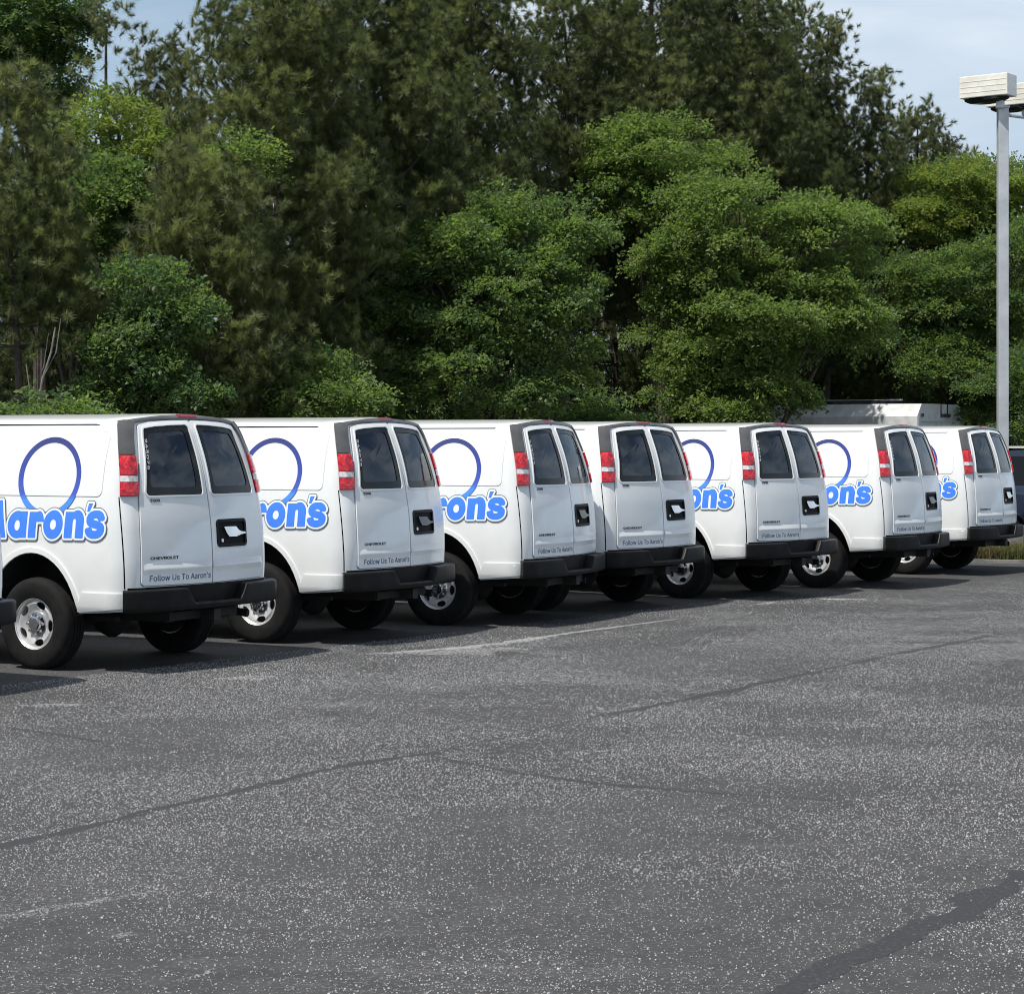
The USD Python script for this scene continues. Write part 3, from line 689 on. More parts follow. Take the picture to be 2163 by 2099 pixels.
    for cx in (0.0, 3.43):
        for s in (1, -1):
            T = np.diag([1.0, s, 1.0, 1.0]); T[:3, 3] = (cx, s * .866, .381)
            def put(m):
                m = m.copy(); m.apply_transform(T)
                return m
            wh = obj('wheel', put(tyre), 'tyre_rubber', van, smooth=35)
            obj('rim', put(rim), 'wheel_steel', wh, smooth=30)
            obj('hub_cap', put(cap), 'hub_chrome', wh, smooth=30)
            obj('brake_drum', put(drum), 'underbody', wh)
    # a wheel valve stem and weight on the near rear wheel
    obj('chassis_rail', cat(bx(-1.0, 4.1, .36, .46, .40, .52), bx(-1.0, 4.1, -.46, -.36, .40, .52), bx(.9, 2.4, -.36, .30, .30, .50, .03)), 'underbody', van)
    axle = cat(tube([(0, -.80, .38), (0, -.25, .38), (0, .25, .38), (0, .80, .38)], .05), tube([(0, -.17, .37), (0, -.10, .37), (0, .0, .36), (0, .10, .37), (0, .17, .37)], [.08, .13, .165, .13, .08], 14),
               bx(-.62, .62, .60, .66, .40, .44), bx(-.62, .62, -.66, -.60, .40, .44), tube([(0, .02, .38), (1.2, .02, .42)], .045))
    obj('rear_axle', axle, 'underbody', van)
    obj('exhaust_pipe', tube([(1.0, -.50, .36), (-.2, -.56, .50), (-.62, -.62, .44), (-.95, -.70, .40)], .035), 'underbody', van)
    # --- front end (out of the photograph's sight)
    front = obj('front_bumper', bx(4.36, 4.60, -.94, .94, .42, .64, .05), 'black_plastic', van)
    gr = obj('grille', bx(4.40, 4.50, -.50, .50, .70, .98, .02), 'black_plastic', van)
    obj('grille_bar', bx(4.49, 4.515, -.49, .49, .81, .87), 'chrome', gr)
    for s in (1, -1):
        obj('headlight', bx(4.22, 4.44, min(s * .54, s * .90), max(s * .54, s * .90), .74, .96, .02), 'lamp_white', van)
    wv, wf = slab(shield.buffer(.012), .006, .12)
    z_ = wv[:, 1]; x_ = XF(z_) - .10 * wv[:, 0] ** 2 - .012 + wv[:, 2]
    wm = trimesh.Trimesh(np.stack([x_, wv[:, 0], z_], 1), wf, process=False)
    if wm.volume < 0:
        wm.invert()
    obj('windshield', wm, 'clear_glass', van, smooth=40)
    return van

VANS = [
    ((-5.21, 16.78), 149.0, 'white cargo van at the left edge, only the end of its rear bumper in view'),
    ((-3.49, 19.40), 149.0, 'nearest white cargo van, whole side logo, rear wheel and rear doors in view'),
    ((-1.96, 21.90), 152.0, 'second white cargo van behind the nearest one, half its logo in view'),
    ((-0.36, 23.94), 154.6, 'white cargo van turned most away, its rear overlapping the bumper of the next one'),
    ((0.83, 25.94), 143.3, 'white cargo van in the middle of the row with its side logo hidden'),
    ((2.65, 27.85), 140.7, 'white cargo van right of the middle, below the big bright broadleaf tree'),
    ((4.49, 29.85), 146.8, 'white cargo van with the white camper roof showing above it'),
    ((6.18, 32.86), 147.0, 'farthest white cargo van at the right end of the row by the lamp post'),
]
GROUP = 'white cargo vans parked in a row'
KINDS = {'a': dict(), 'b': dict(lever_look='handle_black'), 'c': dict(stock=False)}      # the door levers and window numbers differ
WHICH = 'aabbcabc'
made = {}
for k in (1, 2, 4, 0, 3, 5, 6, 7):
    p, a, lab = VANS[k]
    if WHICH[k] not in made:
        made[WHICH[k]] = build_van((*p, 0), a, lab, GROUP, **KINDS[WHICH[k]])
    else:
        copy_of(made[WHICH[k]], 'cargo_van', lab, 'van', (*p, 0), a, GROUP)

#@@REST
# ------------------------------------------------------------------ trees
def put_u(u, Y):
    return (u - 1081.5) / F_PX * Y
def top_z(v, Y):
    return CAM_H + (HOR - v) / F_PX * Y
def frame_of(d, rnd):
    d = d / np.linalg.norm(d)
    a = np.cross(d, rnd.normal(0, 1, 3)); a /= np.linalg.norm(a)
    return d, a, np.cross(d, a)
def needle_cluster(seed, n_tuft=4, n_need=78, upright=0.0):
    """A pine twig along +x carrying round puffs of long needles."""
    rnd = np.random.default_rng(seed); V = []
    for t in range(n_tuft):
        s = .06 + .42 * t / max(1, n_tuft - 1)
        o = np.array([s, 0, 0]) + rnd.normal(0, 1, 3) * (.06, .19, .14) * (1.0 if t < n_tuft - 1 else .3)
        d = np.array([.6, o[1] * 4, .75 + upright + o[2] * 2]) + rnd.normal(0, .22, 3); d /= np.linalg.norm(d)
        for k in range(n_need):
            f = rnd.uniform(0, 1)
            _, a, b = frame_of(d, rnd)
            ang = math.radians(rnd.uniform(5, 118) * (1.1 - .45 * f))
            q = d * math.cos(ang) + a * math.sin(ang)
            p = o + d * (.08 * f - .03)
            L = rnd.uniform(.075, .135)
            w = b * .0047
            V += [p - w, p + w, p + q * L + (0, 0, -.006)]
    V = np.array(V)
    return trimesh.Trimesh(V, np.arange(len(V)).reshape(-1, 3), process=False)
def leaf_spray(seed, n=26, size=.07, droop=.5, spread=.34):
    """A spray of small leaves along +x, hanging a little."""
    rnd = np.random.default_rng(seed); V, Fc = [], []
    for k in range(n):
        s = (k + .5) / n * spread
        o = np.array([s, rnd.normal(0, .07), rnd.normal(0, .035) - droop * s * s * 1.2])
        side = 1 if k % 2 else -1
        d = np.array([.55, side * 1.0, rnd.normal(-.15, .45)]) + rnd.normal(0, .3, 3); d /= np.linalg.norm(d)
        up = np.array([0, 0, 1.0]) + rnd.normal(0, .45, 3)
        a = np.cross(d, up); a /= np.linalg.norm(a)
        L = size * rnd.uniform(.7, 1.3); w = L * .30
        nrm = np.cross(a, d)
        k0 = len(V)
        V += [o, o + d * L * .5 + a * w + nrm * L * .08, o + d * L, o + d * L * .5 - a * w + nrm * L * .08]
        Fc += [[k0, k0 + 1, k0 + 2], [k0, k0 + 2, k0 + 3]]
    return trimesh.Trimesh(np.array(V), np.array(Fc), process=False)
def quats(X, rnd, roll=.5):
    """orientations (w, x, y, z) whose +x axis is X and whose +z stays near up"""
    X = X / np.linalg.norm(X, axis=1, keepdims=True)
    up = np.tile([0, 0, 1.0], (len(X), 1)) + rnd.normal(0, roll, (len(X), 3)) * .6
    Y = np.cross(up, X); Y /= np.linalg.norm(Y, axis=1, keepdims=True) + 1e-9
    Z = np.cross(X, Y)
    Rm = np.stack([X, Y, Z], 2)
    from scipy.spatial.transform import Rotation
    q = Rotation.from_matrix(Rm).as_quat()
    return np.column_stack([q[:, 3], q[:, :3]])
def instancer(parent, name, protos, P, Q, Sc, idx, label=None):
    """protos: list of (name, mesh, material)"""
    pth = numbered(path_of(parent), name)
    pi = UsdGeom.PointInstancer.Define(stage, pth)
    rel = []
    for nm, mesh, mm in protos:
        rel.append(usdkit.mesh(stage, numbered(pth, nm), mesh, M[mm]).GetPath())
    pi.CreatePrototypesRel().SetTargets(rel)
    pi.CreatePositionsAttr(Vt.Vec3fArray.FromNumpy(np.asarray(P, np.float32)))
    pi.CreateOrientationsAttr(Vt.QuathArray([Gf.Quath(float(q[0]), float(q[1]), float(q[2]), float(q[3])) for q in Q]))
    pi.CreateScalesAttr(Vt.Vec3fArray.FromNumpy(np.repeat(np.asarray(Sc, np.float32)[:, None], 3, 1)))
    pi.CreateProtoIndicesAttr(Vt.IntArray.FromNumpy(np.asarray(idx, np.int32)))
    return tag(pi.GetPrim(), label=label, kind='stuff')

NEEDLES = [needle_cluster(k, upright=(0, .1, .3, .5)[k]) for k in range(4)]
SPRAYS = [leaf_spray(20 + k) for k in range(4)]
SPRAYS_BIG = [leaf_spray(30 + k, n=16, size=.115, droop=.3, spread=.36) for k in range(4)]

def pine(u, vtop, Y, hw, vbase, label, seed, tone='olive', dens=1.0, sparse=False, lean=0.0, group=None):
    rnd = np.random.default_rng(seed)
    H = top_z(vtop, Y) - .30; zb = max(.5, top_z(vbase, Y)); Rm = hw / F_PX * Y
    x0 = put_u(u, Y)
    t = thing('pine_tree', label, 'tree', (x0, Y, 0), 0, group)
    zs = np.linspace(0, H, 9)
    bend = lean * (zs / H) ** 2 + .10 * np.sin(zs * .9 + seed)
    tr = np.column_stack([bend, .06 * np.sin(zs * .7 + seed * 2), zs])
    r0 = .028 * H ** .85 * .55
    obj('trunk', tube(tr, np.linspace(r0, .018, 9), 9), 'bark', t, smooth=True)
    limbs, P, X, Sc = [], [], [], []
    z = zb
    crown = H - zb
    while z < H - .12:
        f = (z - zb) / crown
        prof = (min(1.0, .62 + f * 1.9) * (1 - f) ** .62 + .06) if not sparse else (.75 * (1 - f) ** .5 + .1)
        nb = int(rnd.integers(4, 7)) if not sparse else int(rnd.integers(2, 4))
        az0 = rnd.uniform(0, 2 * np.pi)
        c = np.array([np.interp(z, zs, tr[:, 0]), np.interp(z, zs, tr[:, 1]), z])
        for b in range(nb):
            az = az0 + 2 * np.pi * b / nb + rnd.normal(0, .25)
            L = max(.22, Rm * prof * rnd.uniform(.72, 1.18))
            rise = (.10 + .75 * f ** 1.5 + rnd.normal(0, .10))
            n = 6; s = np.linspace(0, 1, n)
            hd = np.array([math.cos(az), math.sin(az)])
            pts = np.column_stack([c[0] + hd[0] * L * s, c[1] + hd[1] * L * s, c[2] + L * (rise * s + .28 * s ** 2.2) - .06 * L * np.sin(np.pi * s)])
            pts += rnd.normal(0, .02, pts.shape) * s[:, None]
            if L > .5:
                limbs.append(tube(pts, np.linspace(.008 + .012 * L, .006, n), 4))
            # twigs along the outer two thirds
            k = max(3, int(L * 11.5 * dens))
            ss = np.clip(rnd.beta(1.5, 1.0, k) * .8 + .2, 0, 1)
            ss[-1] = 1.0
            for si in ss:
                p = np.array([np.interp(si, s, pts[:, j]) for j in range(3)])
                d0 = pts[-1] - pts[0]; d0 /= np.linalg.norm(d0)
                lat = np.array([-hd[1], hd[0], 0]) * rnd.normal(0, .75)
                d = d0 * .8 + lat + np.array([0, 0, rnd.uniform(.05, .8) + .5 * f])
                reach = L * .22 * (1 - .6 * si) * abs(rnd.normal(0, 1))
                dd = d / np.linalg.norm(d)
                q = p + dd * min(reach, .55)
                P.append(q - dd * .1); X.append(dd); Sc.append(rnd.uniform(.75, 1.25))
            if f > .30 and L > .3:
                P.append(pts[-1] - (0, 0, .12)); X.append(np.array([hd[0] * .25, hd[1] * .25, 1.0]) + rnd.normal(0, .12, 3)); Sc.append(rnd.uniform(.75, 1.1))
        z += rnd.uniform(.20, .36) * (1.0 if not sparse else 1.9)
    # leader shoots
    for k in range(5 if not sparse else 3):
        P.append(tr[-1] + rnd.normal(0, .10, 3) * (1, 1, .8) - (0, 0, .25)); X.append(np.array([rnd.normal(0, .22), rnd.normal(0, .22), 1.0])); Sc.append(1.0)
    P, X, Sc = np.array(P), np.array(X), np.array(Sc)
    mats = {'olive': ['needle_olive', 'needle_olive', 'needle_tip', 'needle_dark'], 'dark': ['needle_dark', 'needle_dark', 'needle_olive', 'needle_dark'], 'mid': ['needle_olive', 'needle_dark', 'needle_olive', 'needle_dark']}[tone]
    protos = [('needle_cluster', NEEDLES[k], mats[k]) for k in range(4)]
    idx = rnd.integers(0, 4, len(P))
    if limbs:
        obj('branches', trimesh.util.concatenate(limbs), 'bark', t, kind='stuff')
    instancer(t, 'needles', protos, P, quats(X, rnd), Sc, idx)
    return len(P)

def broadleaf(lobes, Y, label, seed, tone, category='tree', name='broadleaf_tree', big=False, dens=1.0, trunk=True, pale=False, group=None, depth=.75):
    """lobes: (u, v, half-width px, half-height px[, dy]) ellipses of the crown in the photo, at distance Y."""
    rnd = np.random.default_rng(seed)
    us = np.array([l[0] for l in lobes], float)
    x0 = put_u(float(np.mean(us)), Y)
    t = thing(name, label, category, (x0, Y, 0), 0, group)
    mid, P, X, Sc, limbs = [], [], [], [], []
    root = np.array([0, 0, 0.0])
    for l in lobes:
        u, v, hw, hh = l[:4]; dy = l[4] if len(l) > 4 else 0.0
        Yl = Y + dy
        c = np.array([put_u(u, Yl) - x0, dy, top_z(v, Yl)]); a, b = hw / F_PX * Yl, hh / F_PX * Yl
        dpt = a * depth
        if trunk:
            s = np.linspace(0, 1, 7)[:, None]
            base = np.array([c[0] * .15, c[1] * .15, max(.2, c[2] - b * 1.1) * .55])
            pts = base * (1 - s) + c * s + np.array([0, 0, -.25]) * np.sin(np.pi * s) + rnd.normal(0, .04, (7, 3)) * s
            limbs.append(tube(np.vstack([[c[0] * .05, c[1] * .05, 0.0], pts]), np.r_[.10, np.linspace(.075, .02, 7)] * (.7 + .12 * a), 6))
        nclump = max(5, int(12 * (a * b) ** .8 * dens) + 4)
        for k in range(nclump):
            g = rnd.normal(0, 1, 3); g /= np.linalg.norm(g)
            if g[1] > .55 and rnd.uniform() < .6:
                g[1] *= -1
            rr = rnd.uniform(.55, 1.0) ** .6
            cc = c + g * rr * np.array([a, dpt, b])
            if cc[2] < .25:
                cc[2] = rnd.uniform(.2, .7)
            cr = rnd.uniform(.18, .50) * min(1.0, .55 + .35 * a)
            ns = int(rnd.uniform(44, 72) * (cr / .33) ** 1.6)
            h = rnd.normal(0, 1, (ns, 3)); h /= np.linalg.norm(h, axis=1, keepdims=True)
            h[:, 2] = np.abs(h[:, 2]) * np.where(rnd.uniform(size=ns) < .82, 1, -1)
            rad = rnd.uniform(.25, 1.0, ns)[:, None] ** .5
            pp = cc + h * rad * np.array([cr * 1.35, cr * 1.25, cr * .62])
            out = h * (1, 1, .35) + g * .55 + np.array([0, 0, -.10]) + rnd.normal(0, .25, (ns, 3))
            P.append(pp); X.append(out); Sc.append(rnd.uniform(.7, 1.2, ns))
            if trunk:
                limbs.append(tube([c * .75 + np.array([0, 0, .12 * c[2]]), (c + cc) / 2 + rnd.normal(0, .05, 3), cc], [.022, .014, .005], 3))
    P, X, Sc = np.vstack(P), np.vstack(X), np.concatenate(Sc)
    src = SPRAYS_BIG if big else SPRAYS
    mats = {'bright': ['leaf_bright', 'leaf_mid', 'leaf_bright', 'leaf_mid'], 'mid': ['leaf_mid', 'leaf_mid', 'leaf_bright', 'leaf_blue'], 'yellow': ['leaf_yellow', 'leaf_bright', 'leaf_yellow', 'leaf_mid'],
            'blue': ['leaf_blue', 'leaf_mid', 'leaf_blue', 'leaf_mid']}[tone]
    if trunk and limbs:
        n_l = len(lobes)
        obj('trunk', trimesh.util.concatenate(limbs), 'pale_bark' if pale else 'bark', t)
    instancer(t, 'leaves', [('leaf_spray', src[k], mats[k]) for k in range(4)], P, quats(X, rnd, .8), Sc, rnd.integers(0, 4, len(P)))
    return len(P)

st = instancer('/World', 'surface_stones', [('stone', pebble(k), 'stone_pale') for k in range(4)], *STONES, np.random.default_rng(3).integers(0, 4, len(STONES[0])))
tag(st, 'pale stones showing through the worn asphalt in front of the vans', 'stones')

count = 0
PINES = [
    # u, vtop, Y, half width px, vbase, label, tone, density, sparse, lean
    (25, 150, 31.0, 165, 730, 'big olive pine at the left edge with a full needle crown', 'olive', 1.1, False, 0),
    (212, 18, 37.0, 75, 420, 'thin see-through pine standing against the sky near the top left', 'mid', .9, True, 0),
    (345, 105, 38.5, 115, 700, 'pine with upright tips just right of the sky gap at upper left', 'mid', 1.1, False, 0),
    (575, -190, 34.5, 245, 880, 'largest olive pine, left of centre, its top cut off by the photo', 'olive', 1.15, False, 0),
    (425, 330, 32.5, 190, 960, 'low bushy olive pine crown above the nearest van', 'olive', 1.2, False, 0),
    (790, -150, 37.0, 210, 700, 'tall pine above the second van, behind the lower green tree', 'mid', 1.15, False, 0),
    (985, -90, 40.0, 190, 700, 'dark dense pine in the middle of the tree wall', 'mid', 1.1, False, 0),
    (1190, -15, 43.0, 170, 700, 'pine whose top leaves small gaps of sky at the upper edge', 'dark', 1.0, False, 0),
    (1385, -190, 44.0, 200, 720, 'tall pine with forked branches showing, above the bright broadleaf tree', 'mid', .95, False, 0),
    (1560, -60, 46.0, 190, 800, 'dark pine where the tree wall begins to step down', 'dark', 1.1, False, 0),
    (1655, -10, 48.0, 110, 800, 'pine with spiky leader beside the sky at upper right', 'mid', 1.1, False, 0),
    (1740, 38, 49.0, 78, 800, 'pine with a cluster of upright tips on the descending skyline', 'mid', 1.1, False, 0),
    (1835, 165, 50.0, 85, 900, 'shorter pine farther down the descending skyline', 'mid', 1.1, False, 0),
    (1930, 235, 52.0, 125, 900, 'small pine near the foot of the descending skyline', 'mid', 1.1, False, 0),
    (2010, 310, 54.0, 110, 900, 'lowest little pine on the skyline before the lamp post', 'mid', 1.0, False, 0),
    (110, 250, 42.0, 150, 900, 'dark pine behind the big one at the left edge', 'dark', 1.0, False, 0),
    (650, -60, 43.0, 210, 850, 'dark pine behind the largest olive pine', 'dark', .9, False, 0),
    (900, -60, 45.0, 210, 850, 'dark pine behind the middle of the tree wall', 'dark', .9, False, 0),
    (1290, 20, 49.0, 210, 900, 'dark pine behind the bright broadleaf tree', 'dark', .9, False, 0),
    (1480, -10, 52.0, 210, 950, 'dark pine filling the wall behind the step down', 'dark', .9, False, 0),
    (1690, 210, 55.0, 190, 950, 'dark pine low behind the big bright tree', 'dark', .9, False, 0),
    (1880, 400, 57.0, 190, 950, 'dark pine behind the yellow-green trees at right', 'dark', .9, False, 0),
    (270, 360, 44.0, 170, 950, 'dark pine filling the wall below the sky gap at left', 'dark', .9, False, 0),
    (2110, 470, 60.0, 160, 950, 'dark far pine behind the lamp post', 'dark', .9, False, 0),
]
for k, (u, vt, Y, hw, vb, lab, tone, dens, sp, lean) in enumerate(PINES):
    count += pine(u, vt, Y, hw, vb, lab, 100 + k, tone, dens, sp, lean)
LEAFY = [
    ([(70, 40, 110, 110), (40, 170, 90, 110), (140, 20, 60, 60)], 39.0, 'tall bright broadleaf crown in the top left corner', 'mid', {}),
    ([(250, 290, 95, 60), (300, 330, 60, 60), (190, 380, 90, 60)], 36.0, 'yellow-green broadleaf crown below the thin pine', 'yellow', {}),
    ([(150, 470, 110, 70), (110, 560, 130, 60), (200, 420, 70, 60)], 34.0, 'mid green broadleaf tree between the pines at left', 'mid', {}),
    ([(265, 670, 90, 80), (250, 790, 80, 70), (330, 640, 60, 55), (330, 840, 90, 50)], 31.0, 'blue-green small-leaved tree above the roof of the nearest van', 'blue', {}),
    ([(525, 350, 34, 26)], 33.0, 'small bright leafy crown caught in the middle of the largest pine', 'bright', {'trunk': True}),
    ([(820, 590, 130, 100, .4), (960, 640, 170, 130), (1080, 560, 120, 110, .3), (1200, 480, 50, 55, .5), (1000, 510, 90, 60, .6), (800, 760, 120, 110), (970, 810, 160, 100, -.3), (1130, 740, 85, 120), (1165, 600, 60, 60)], 36.0, 'broad mid green tree spreading above the second and third vans', 'mid', {}),
    ([(1390, 330, 110, 60, .6), (1330, 400, 90, 90, .6), (1500, 380, 90, 50, .5)], 41.0, 'bright green crown with the highest broadleaf top, right of centre', 'bright', {}),
    ([(1560, 500, 150, 100), (1700, 530, 120, 110), (1450, 560, 75, 85), (1620, 640, 180, 110, -.3), (1780, 660, 90, 90), (1500, 740, 120, 100), (1690, 760, 115, 85, -.2), (1435, 810, 70, 70), (1560, 850, 110, 55, -.3)], 39.5, 'biggest bright green broadleaf tree, drooping above the middle vans', 'bright', {}),
    ([(2010, 440, 110, 80), (1960, 520, 100, 80), (2100, 470, 90, 70), (2070, 395, 70, 40)], 50.0, 'yellow-green tree left of the lamp post', 'yellow', {}),
    ([(2120, 600, 110, 130), (2030, 640, 100, 110), (1930, 640, 70, 90), (2150, 760, 100, 110), (2000, 790, 120, 90)], 47.5, 'mid green trees' .replace('trees', 'tree') + ' behind the lamp post', 'mid', {}),
    ([(2130, 400, 80, 40), (2050, 400, 60, 30)], 58.0, 'far green crown on the skyline at the right edge', 'mid', {}),
]
for k, (lobes, Y, lab, tone, kw) in enumerate(LEAFY):
    count += broadleaf(lobes, Y, lab, 300 + k, tone, **kw)
BUSHES = [
    ([(130, 890, 60, 22)], 29.0, 'ferny green bush above the roof at far left', 'mid'),
    ([(640, 850, 120, 70)], 33.0, 'green bush between the first and second vans', 'mid'),
    ([(1270, 880, 60, 26)], 38.5, 'dark bush in the gap between the two large broadleaf trees', 'blue'),
    ([(1880, 830, 70, 60)], 52.0, 'dark bush behind the white camper', 'blue'),
    ([(2140, 850, 70, 90)], 45.0, 'dark green bush behind the foot of the lamp post', 'blue'),
]
for k, (lobes, Y, lab, tone) in enumerate(BUSHES):
    count += broadleaf(lobes, Y, lab, 400 + k, tone, category='bush', name='bush', dens=1.2)
rnd = np.random.default_rng(555)
nU = 9000
tU = rnd.uniform(0, 1, nU)
xU = -24 + 52 * tU; yU = 41 + 26 * tU + rnd.uniform(0, 5, nU)
zU = rnd.uniform(0, 1, nU) ** 1.2 * 4.2
dU = np.column_stack([rnd.normal(0, .6, nU), -np.ones(nU), rnd.normal(.2, .4, nU)])
ug = instancer('/World', 'undergrowth', [('leaf_spray', SPRAYS_BIG[k], 'leaf_blue') for k in range(4)], np.column_stack([xU, yU, zU]), quats(dU, rnd, .8), rnd.uniform(1.6, 3.0, nU), rnd.integers(0, 4, nU))
tag(ug, 'dark leafy undergrowth closing the gaps behind the trees', 'undergrowth')
# thin pale saplings in the dark at left
for k, (pts, r, lab) in enumerate([([(75, 890), (88, 800), (104, 745), (112, 690)], .022, 'thin pale forked sapling trunk in the dark gap at left'), ([(60, 890), (62, 830), (52, 770)], .014, 'thinner pale sapling stem left of the forked one')]):
    Y = 29.6; p = [(put_u(u, Y), Y + .05 * i, top_z(v, Y)) for i, (u, v) in enumerate(pts)]
    p = [(p[0][0] - .05, Y, 0.0)] + p
    t = thing('sapling', lab, 'tree', p[0])
    q = np.array(p) - p[0]
    obj('stem', tube(q, np.linspace(r, r * .5, len(q)), 6), 'pale_bark', t)
    b = q[2]
    obj('twig', tube([b, b + (.18, 0, .35), b + (.24, .02, .8)], [r * .5, r * .4, r * .2], 5), 'pale_bark', t)

# ------------------------------------------------------------------ grass island with the lamp post
isl = [(5.2, 36.9), (7.2, 35.1), (9.4, 34.4), (14.0, 34.0), (14.0, 37.8), (9.0, 38.1), (6.0, 38.2)]
ip = Polygon(isl)
kerb = ip.difference(ip.buffer(-.15))
def flat(shape, z0, z1):
    v, f = slab(shape, z1 - z0, None); v[:, 2] += z0
    return trimesh.Trimesh(v, f, process=False)
tag(obj('kerb', flat(kerb, 0.0, .055), 'kerb_stone'), 'low pale kerb round the grass island at the far right', kind='structure')
tag(obj('grass_island', flat(ip.buffer(-.152), .0, .05), 'forest_floor'), 'soil of the raised island at the far right', kind='structure')
def grass_tuft(seed, n=22):
    rnd = np.random.default_rng(seed); V, Fc = [], []
    for k in range(n):
        a = rnd.uniform(0, 2 * np.pi); o = np.array([rnd.normal(0, .04), rnd.normal(0, .04), 0])
        L = rnd.uniform(.10, .26); d = np.array([math.cos(a) * .4, math.sin(a) * .4, 1.0]); w = np.array([-math.sin(a), math.cos(a), 0]) * .005
        m = o + d * L * .6; e = o + d * L * .9 + np.array([math.cos(a), math.sin(a), -.2]) * L * .25
        k0 = len(V); V += [o - w, o + w, m + w * .7, m - w * .7, e]; Fc += [[k0, k0 + 1, k0 + 2], [k0, k0 + 2, k0 + 3], [k0 + 3, k0 + 2, k0 + 4]]
    return trimesh.Trimesh(np.array(V), np.array(Fc), process=False)
rnd = np.random.default_rng(77)
pts = []
while len(pts) < 2600:
    p = np.array([rnd.uniform(5, 12.5), rnd.uniform(34, 40)])
    if ip.buffer(-.2).contains(Point(p)):
        pts.append(p)
pts = np.array(pts)
Pg = np.column_stack([pts, np.full(len(pts), .045)])
az = rnd.uniform(0, 2 * np.pi, len(pts))
Qg = np.column_stack([np.cos(az / 2), np.zeros(len(pts)), np.zeros(len(pts)), np.sin(az / 2)])
pn = meshkit.noise(np.column_stack([pts * 1.3, np.zeros(len(pts))]), 3)
gi = (pn + rnd.normal(0, .12, len(pts)) > .5).astype(int) + 2 * (rnd.uniform(size=len(pts)) < .5)
gr = instancer('/World', 'grass', [('grass_tuft', grass_tuft(1), 'grass_dry'), ('grass_tuft', grass_tuft(2), 'grass_green'), ('grass_tuft', grass_tuft(3), 'grass_dry'), ('grass_tuft', grass_tuft(4), 'grass_green')], Pg, Qg, rnd.uniform(.6, 1.35, len(pts)), gi)
tag(gr, 'patchy dry and green weeds growing on the island at the far right', 'grass')

LY = 37.0
lx = put_u(2118, LY)
lamp = thing('lamp_post', 'square grey lamp post with two box floodlights at the right edge', 'lamp post', (lx, LY, .09), 0.0)
ph = top_z(229, LY) - .09
obj('pole', bx(-.085, .085, -.085, .085, 0, ph, .008), 'galvanised', lamp)
obj('pole_base', bx(-.30, .30, -.30, .30, -.05, .45, .03), 'kerb_stone', lamp)
obj('pole_cap', bx(-.10, .10, -.10, .10, ph, ph + .03), 'galvanised', lamp)
def flood(name_loc, yaw, tiltx):
    """box floodlight: long body tipped up, dished glass under it"""
    T = trimesh.transformations.translation_matrix(name_loc) @ trimesh.transformations.rotation_matrix(math.radians(yaw), [0, 0, 1]) @ trimesh.transformations.rotation_matrix(math.radians(tiltx), [0, 1, 0])
    b = bx(-.43, .43, -.19, .19, -.17, .19, .012)
    ribs = cat(*[bx(-.41, .41, s * .191 - .003, s * .191 + .003, z, z + .010) for s in (-1, 1) for z in (-.09, 0.0, .09)])
    un = lathe([(0, -.115), (.12, -.108), (.24, -.08), (.30, -.04), (.31, 0.0), (0, 0)], 24)
    un.apply_transform(trimesh.transformations.rotation_matrix(np.pi / 2, [1, 0, 0])); un.apply_scale([1.30, .58, .9]); un.apply_translation((-.02, 0, -.17))
    if un.volume < 0:
        un.invert()
    neck = bx(.16, .28, -.05, .05, -.36, -.16, .01)
    for m in (b, ribs, un, neck):
        m.apply_transform(T)
    h = obj('floodlight', b, 'lamp_housing', lamp)
    obj('cooling_rib', ribs, 'lamp_housing', h)
    obj('floodlight_glass', un, 'frit_black', h, smooth=40)
    obj('floodlight_neck', neck, 'galvanised', h)
flood((-.24, .02, ph + .345), -37.0, 0.0)
flood((.40, .95, ph + .345), -37.0, 0.0)
obj('cross_arm', tube([(-.05, -.05, ph - .04), (.25, .55, ph - .04), (.58, .85, ph - .03)], .03), 'galvanised', lamp)

# ------------------------------------------------------------------ white camper behind the row
CY = 46.0
camper = thing('camper_trailer', 'white camper with rounded roof edge and roof rack seen above the vans', 'camper', (put_u(1992, CY), CY + .3, 0), 0)
camper.GetAttribute('xformOp:rotateZ').Set(-37.0)
ct = top_z(853, CY)
def camper_profile():
    # (y, z) across the vehicle
    g = np.linspace(0, np.pi / 2, 8)
    r = .30
    right = [(1.05 - r + r * math.cos(a), ct - r + r * math.sin(a)) for a in g]
    left = [(-1.05 + .20, ct), (-1.05, ct - .26)]
    return Polygon([(-1.05, .55), (1.05, .55)] + right + left)
v, f = slab(camper_profile(), 4.8, None)
sh = trimesh.Trimesh(np.stack([-v[:, 2], v[:, 0], v[:, 1]], 1), f, process=False)
if sh.volume < 0:
    sh.invert()
obj('shell', sh, 'camper_white', camper, smooth=30)
obj('rear_frame', cat(bx(.0, .02, -1.03, -.93, .6, ct - .30), bx(.0, .02, .93, 1.03, .6, ct - .32), bx(.0, .02, -.93, .93, ct - .37, ct - .33)), 'galvanised', camper)
for k, y in enumerate((-.85, .10, .24, .38, 1.0)):
    obj('marker_lamp', bx(.0, .035, y - .045, y + .045, ct - .27, ct - .20, .005), 'camper_dark', camper)
for y in (.02, .32):
    obj('roof_strap', cat(bx(-.02, .015, y - .012, y + .012, ct - .28, ct + .004), bx(-1.2, .0, y - .012, y + .012, ct, ct + .012)), 'camper_dark', camper)
rack = [bx(-4.0, -.9, y - .02, y + .02, ct + .05, ct + .08) for y in (-.75, .55)] + [bx(x - .02, x + .02, -.78, .58, ct + .0, ct + .05) for x in (-3.9, -3.0, -2.1, -1.2)]
obj('roof_rack', cat(*rack), 'camper_dark', camper)
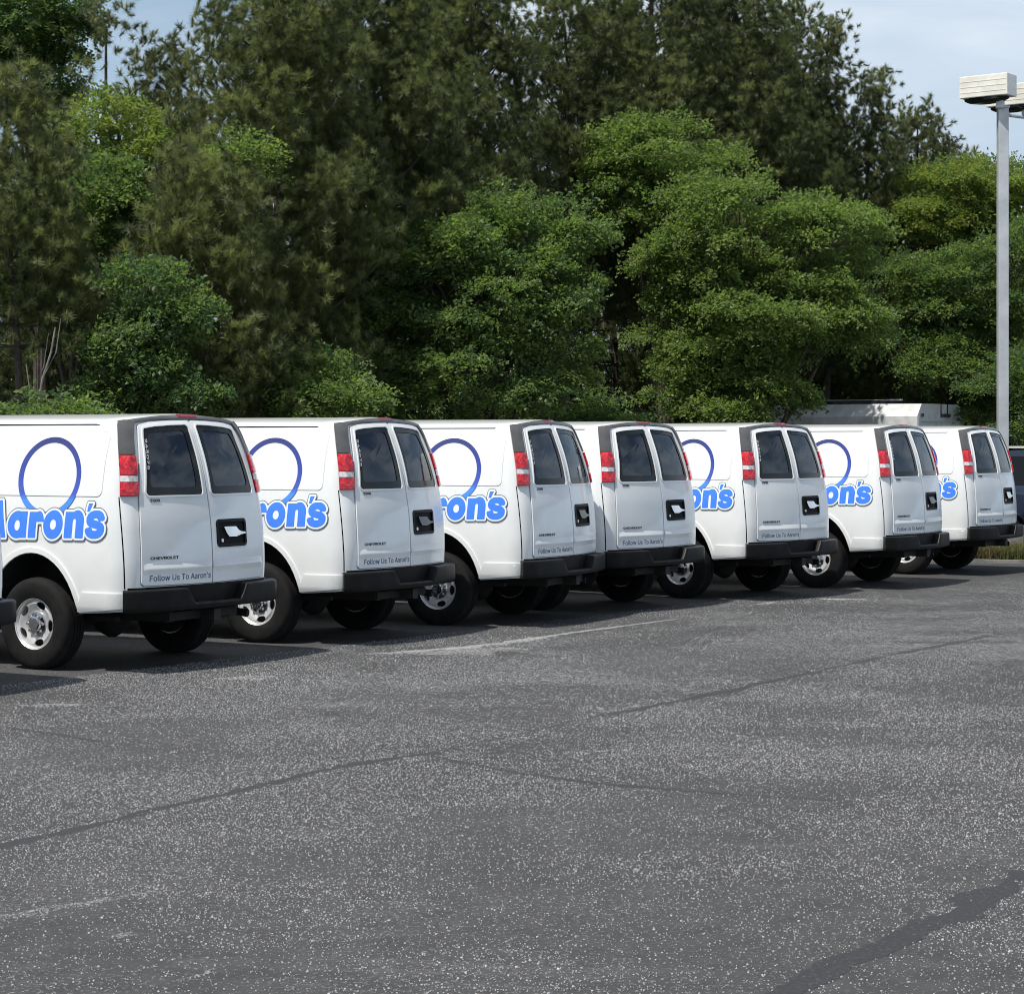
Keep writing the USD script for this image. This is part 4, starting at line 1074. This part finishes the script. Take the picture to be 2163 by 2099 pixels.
obj('rack_load', cat(bx(-3.9, -1.1, -.62, -.40, ct + .081, ct + .10), bx(-3.6, -.8, -.2, -.12, ct + .081, ct + .11)), 'galvanised', camper)
obj('side_window', bx(-4.3, -2.9, -1.062, -1.05, 1.5, ct - .42), 'frit_black', camper)
for x in (-1.4, -2.3):
    for s in (1, -1):
        w = lathe([(.0, -.10), (.20, -.11), (.33, -.11), (.36, -.08), (.36, .08), (.33, .11), (.20, .11), (0, .10)], 28); w.apply_translation((x, s * .92, .36))
        if w.volume < 0:
            w.invert()
        obj('wheel', w, 'tyre_rubber', camper, smooth=35)
obj('undercarriage', bx(-4.6, -.2, -.8, .8, .40, .56), 'underbody', camper)

# ------------------------------------------------------------------ dark blue car, cut by the right edge
BY = 39.5
car = thing('dark_blue_car', 'dark blue car cut off by the right edge behind the last van', 'car', (put_u(2132, BY) + 1.0, BY, 0), 0)
prof = [(-2.1, .42), (-2.18, .62), (-2.14, 1.02), (-1.98, 1.16), (-1.80, 1.40), (-1.55, 1.68), (-1.2, 1.76), (.4, 1.78), (.8, 1.70), (1.35, 1.22), (2.2, 1.06), (2.42, .82), (2.40, .42)]
cs = Polygon(prof).buffer(-.05).buffer(.05, quad_segs=5)
v, f = slab(cs, 1.84, .12)
yy = v[:, 2] - .92; zz = v[:, 1]
tum = np.where(zz > 1.05, 1 - .17 * (zz - 1.05) / .73, 1 - .05 * np.clip((.62 - zz) / .2, 0, 1))
cb = trimesh.Trimesh(np.stack([v[:, 0], yy * tum, zz], 1), f, process=False)
if cb.volume < 0:
    cb.invert()
solid = m3.Manifold(m3.Mesh(np.asarray(cb.vertices, np.float32), np.asarray(cb.faces, np.uint32)))
for x in (-1.32, 1.45):
    solid = solid - m3.Manifold.cylinder(2.4, .40, .40, 40, True).rotate((90, 0, 0)).translate((x, 0, .36))
obj('body', cat(solid), 'navy_paint', car, smooth=30)
for s in (1, -1):
    for (a, b, c, d) in ((-1.55, -.62, -1.30, -.62), (-.55, .52, -.55, .50), (.60, 1.22, .60, .85)):
        win = Polygon([(a, 1.16), (b, 1.16), (d, 1.66), (c, 1.66)]).buffer(-.03).buffer(.03)
        v, f = slab(win, .012, .1)
        y_ = s * ((.92) * (1 - .17 * (v[:, 1] - 1.05) / .73) + v[:, 2] - .004)
        wm = trimesh.Trimesh(np.stack([v[:, 0], y_, v[:, 1]], 1), f, process=False)
        if wm.volume < 0:
            wm.invert()
        obj('side_window', wm, 'frit_black', car)
    obj('roof_rail', bx(-1.3, .5, s * .66 - .02, s * .66 + .02, 1.80, 1.835), 'lamp_housing', car)
    obj('headlight', bx(-2.19, -2.05, min(s * .62, s * .86), max(s * .62, s * .86), .80, .94, .02), 'lamp_white', car)
    for x in (-1.32, 1.45):
        w = lathe([(.0, -.09), (.20, -.10), (.31, -.10), (.345, -.07), (.345, .07), (.31, .10), (.22, .10), (.21, .07), (0, .06)], 32)
        T = np.diag([1.0, s, 1, 1]); T[:3, 3] = (x, s * .80, .345)
        w.apply_transform(T)
        if w.volume < 0:
            w.invert()
        wo = obj('wheel', w, 'tyre_rubber', car, smooth=35)
        h = lathe([(0, .085), (.06, .085), (.19, .075), (.205, .06)], 24); h.apply_transform(T)
        obj('rim', h, 'wheel_steel', wo, smooth=35)
print('instances', count)
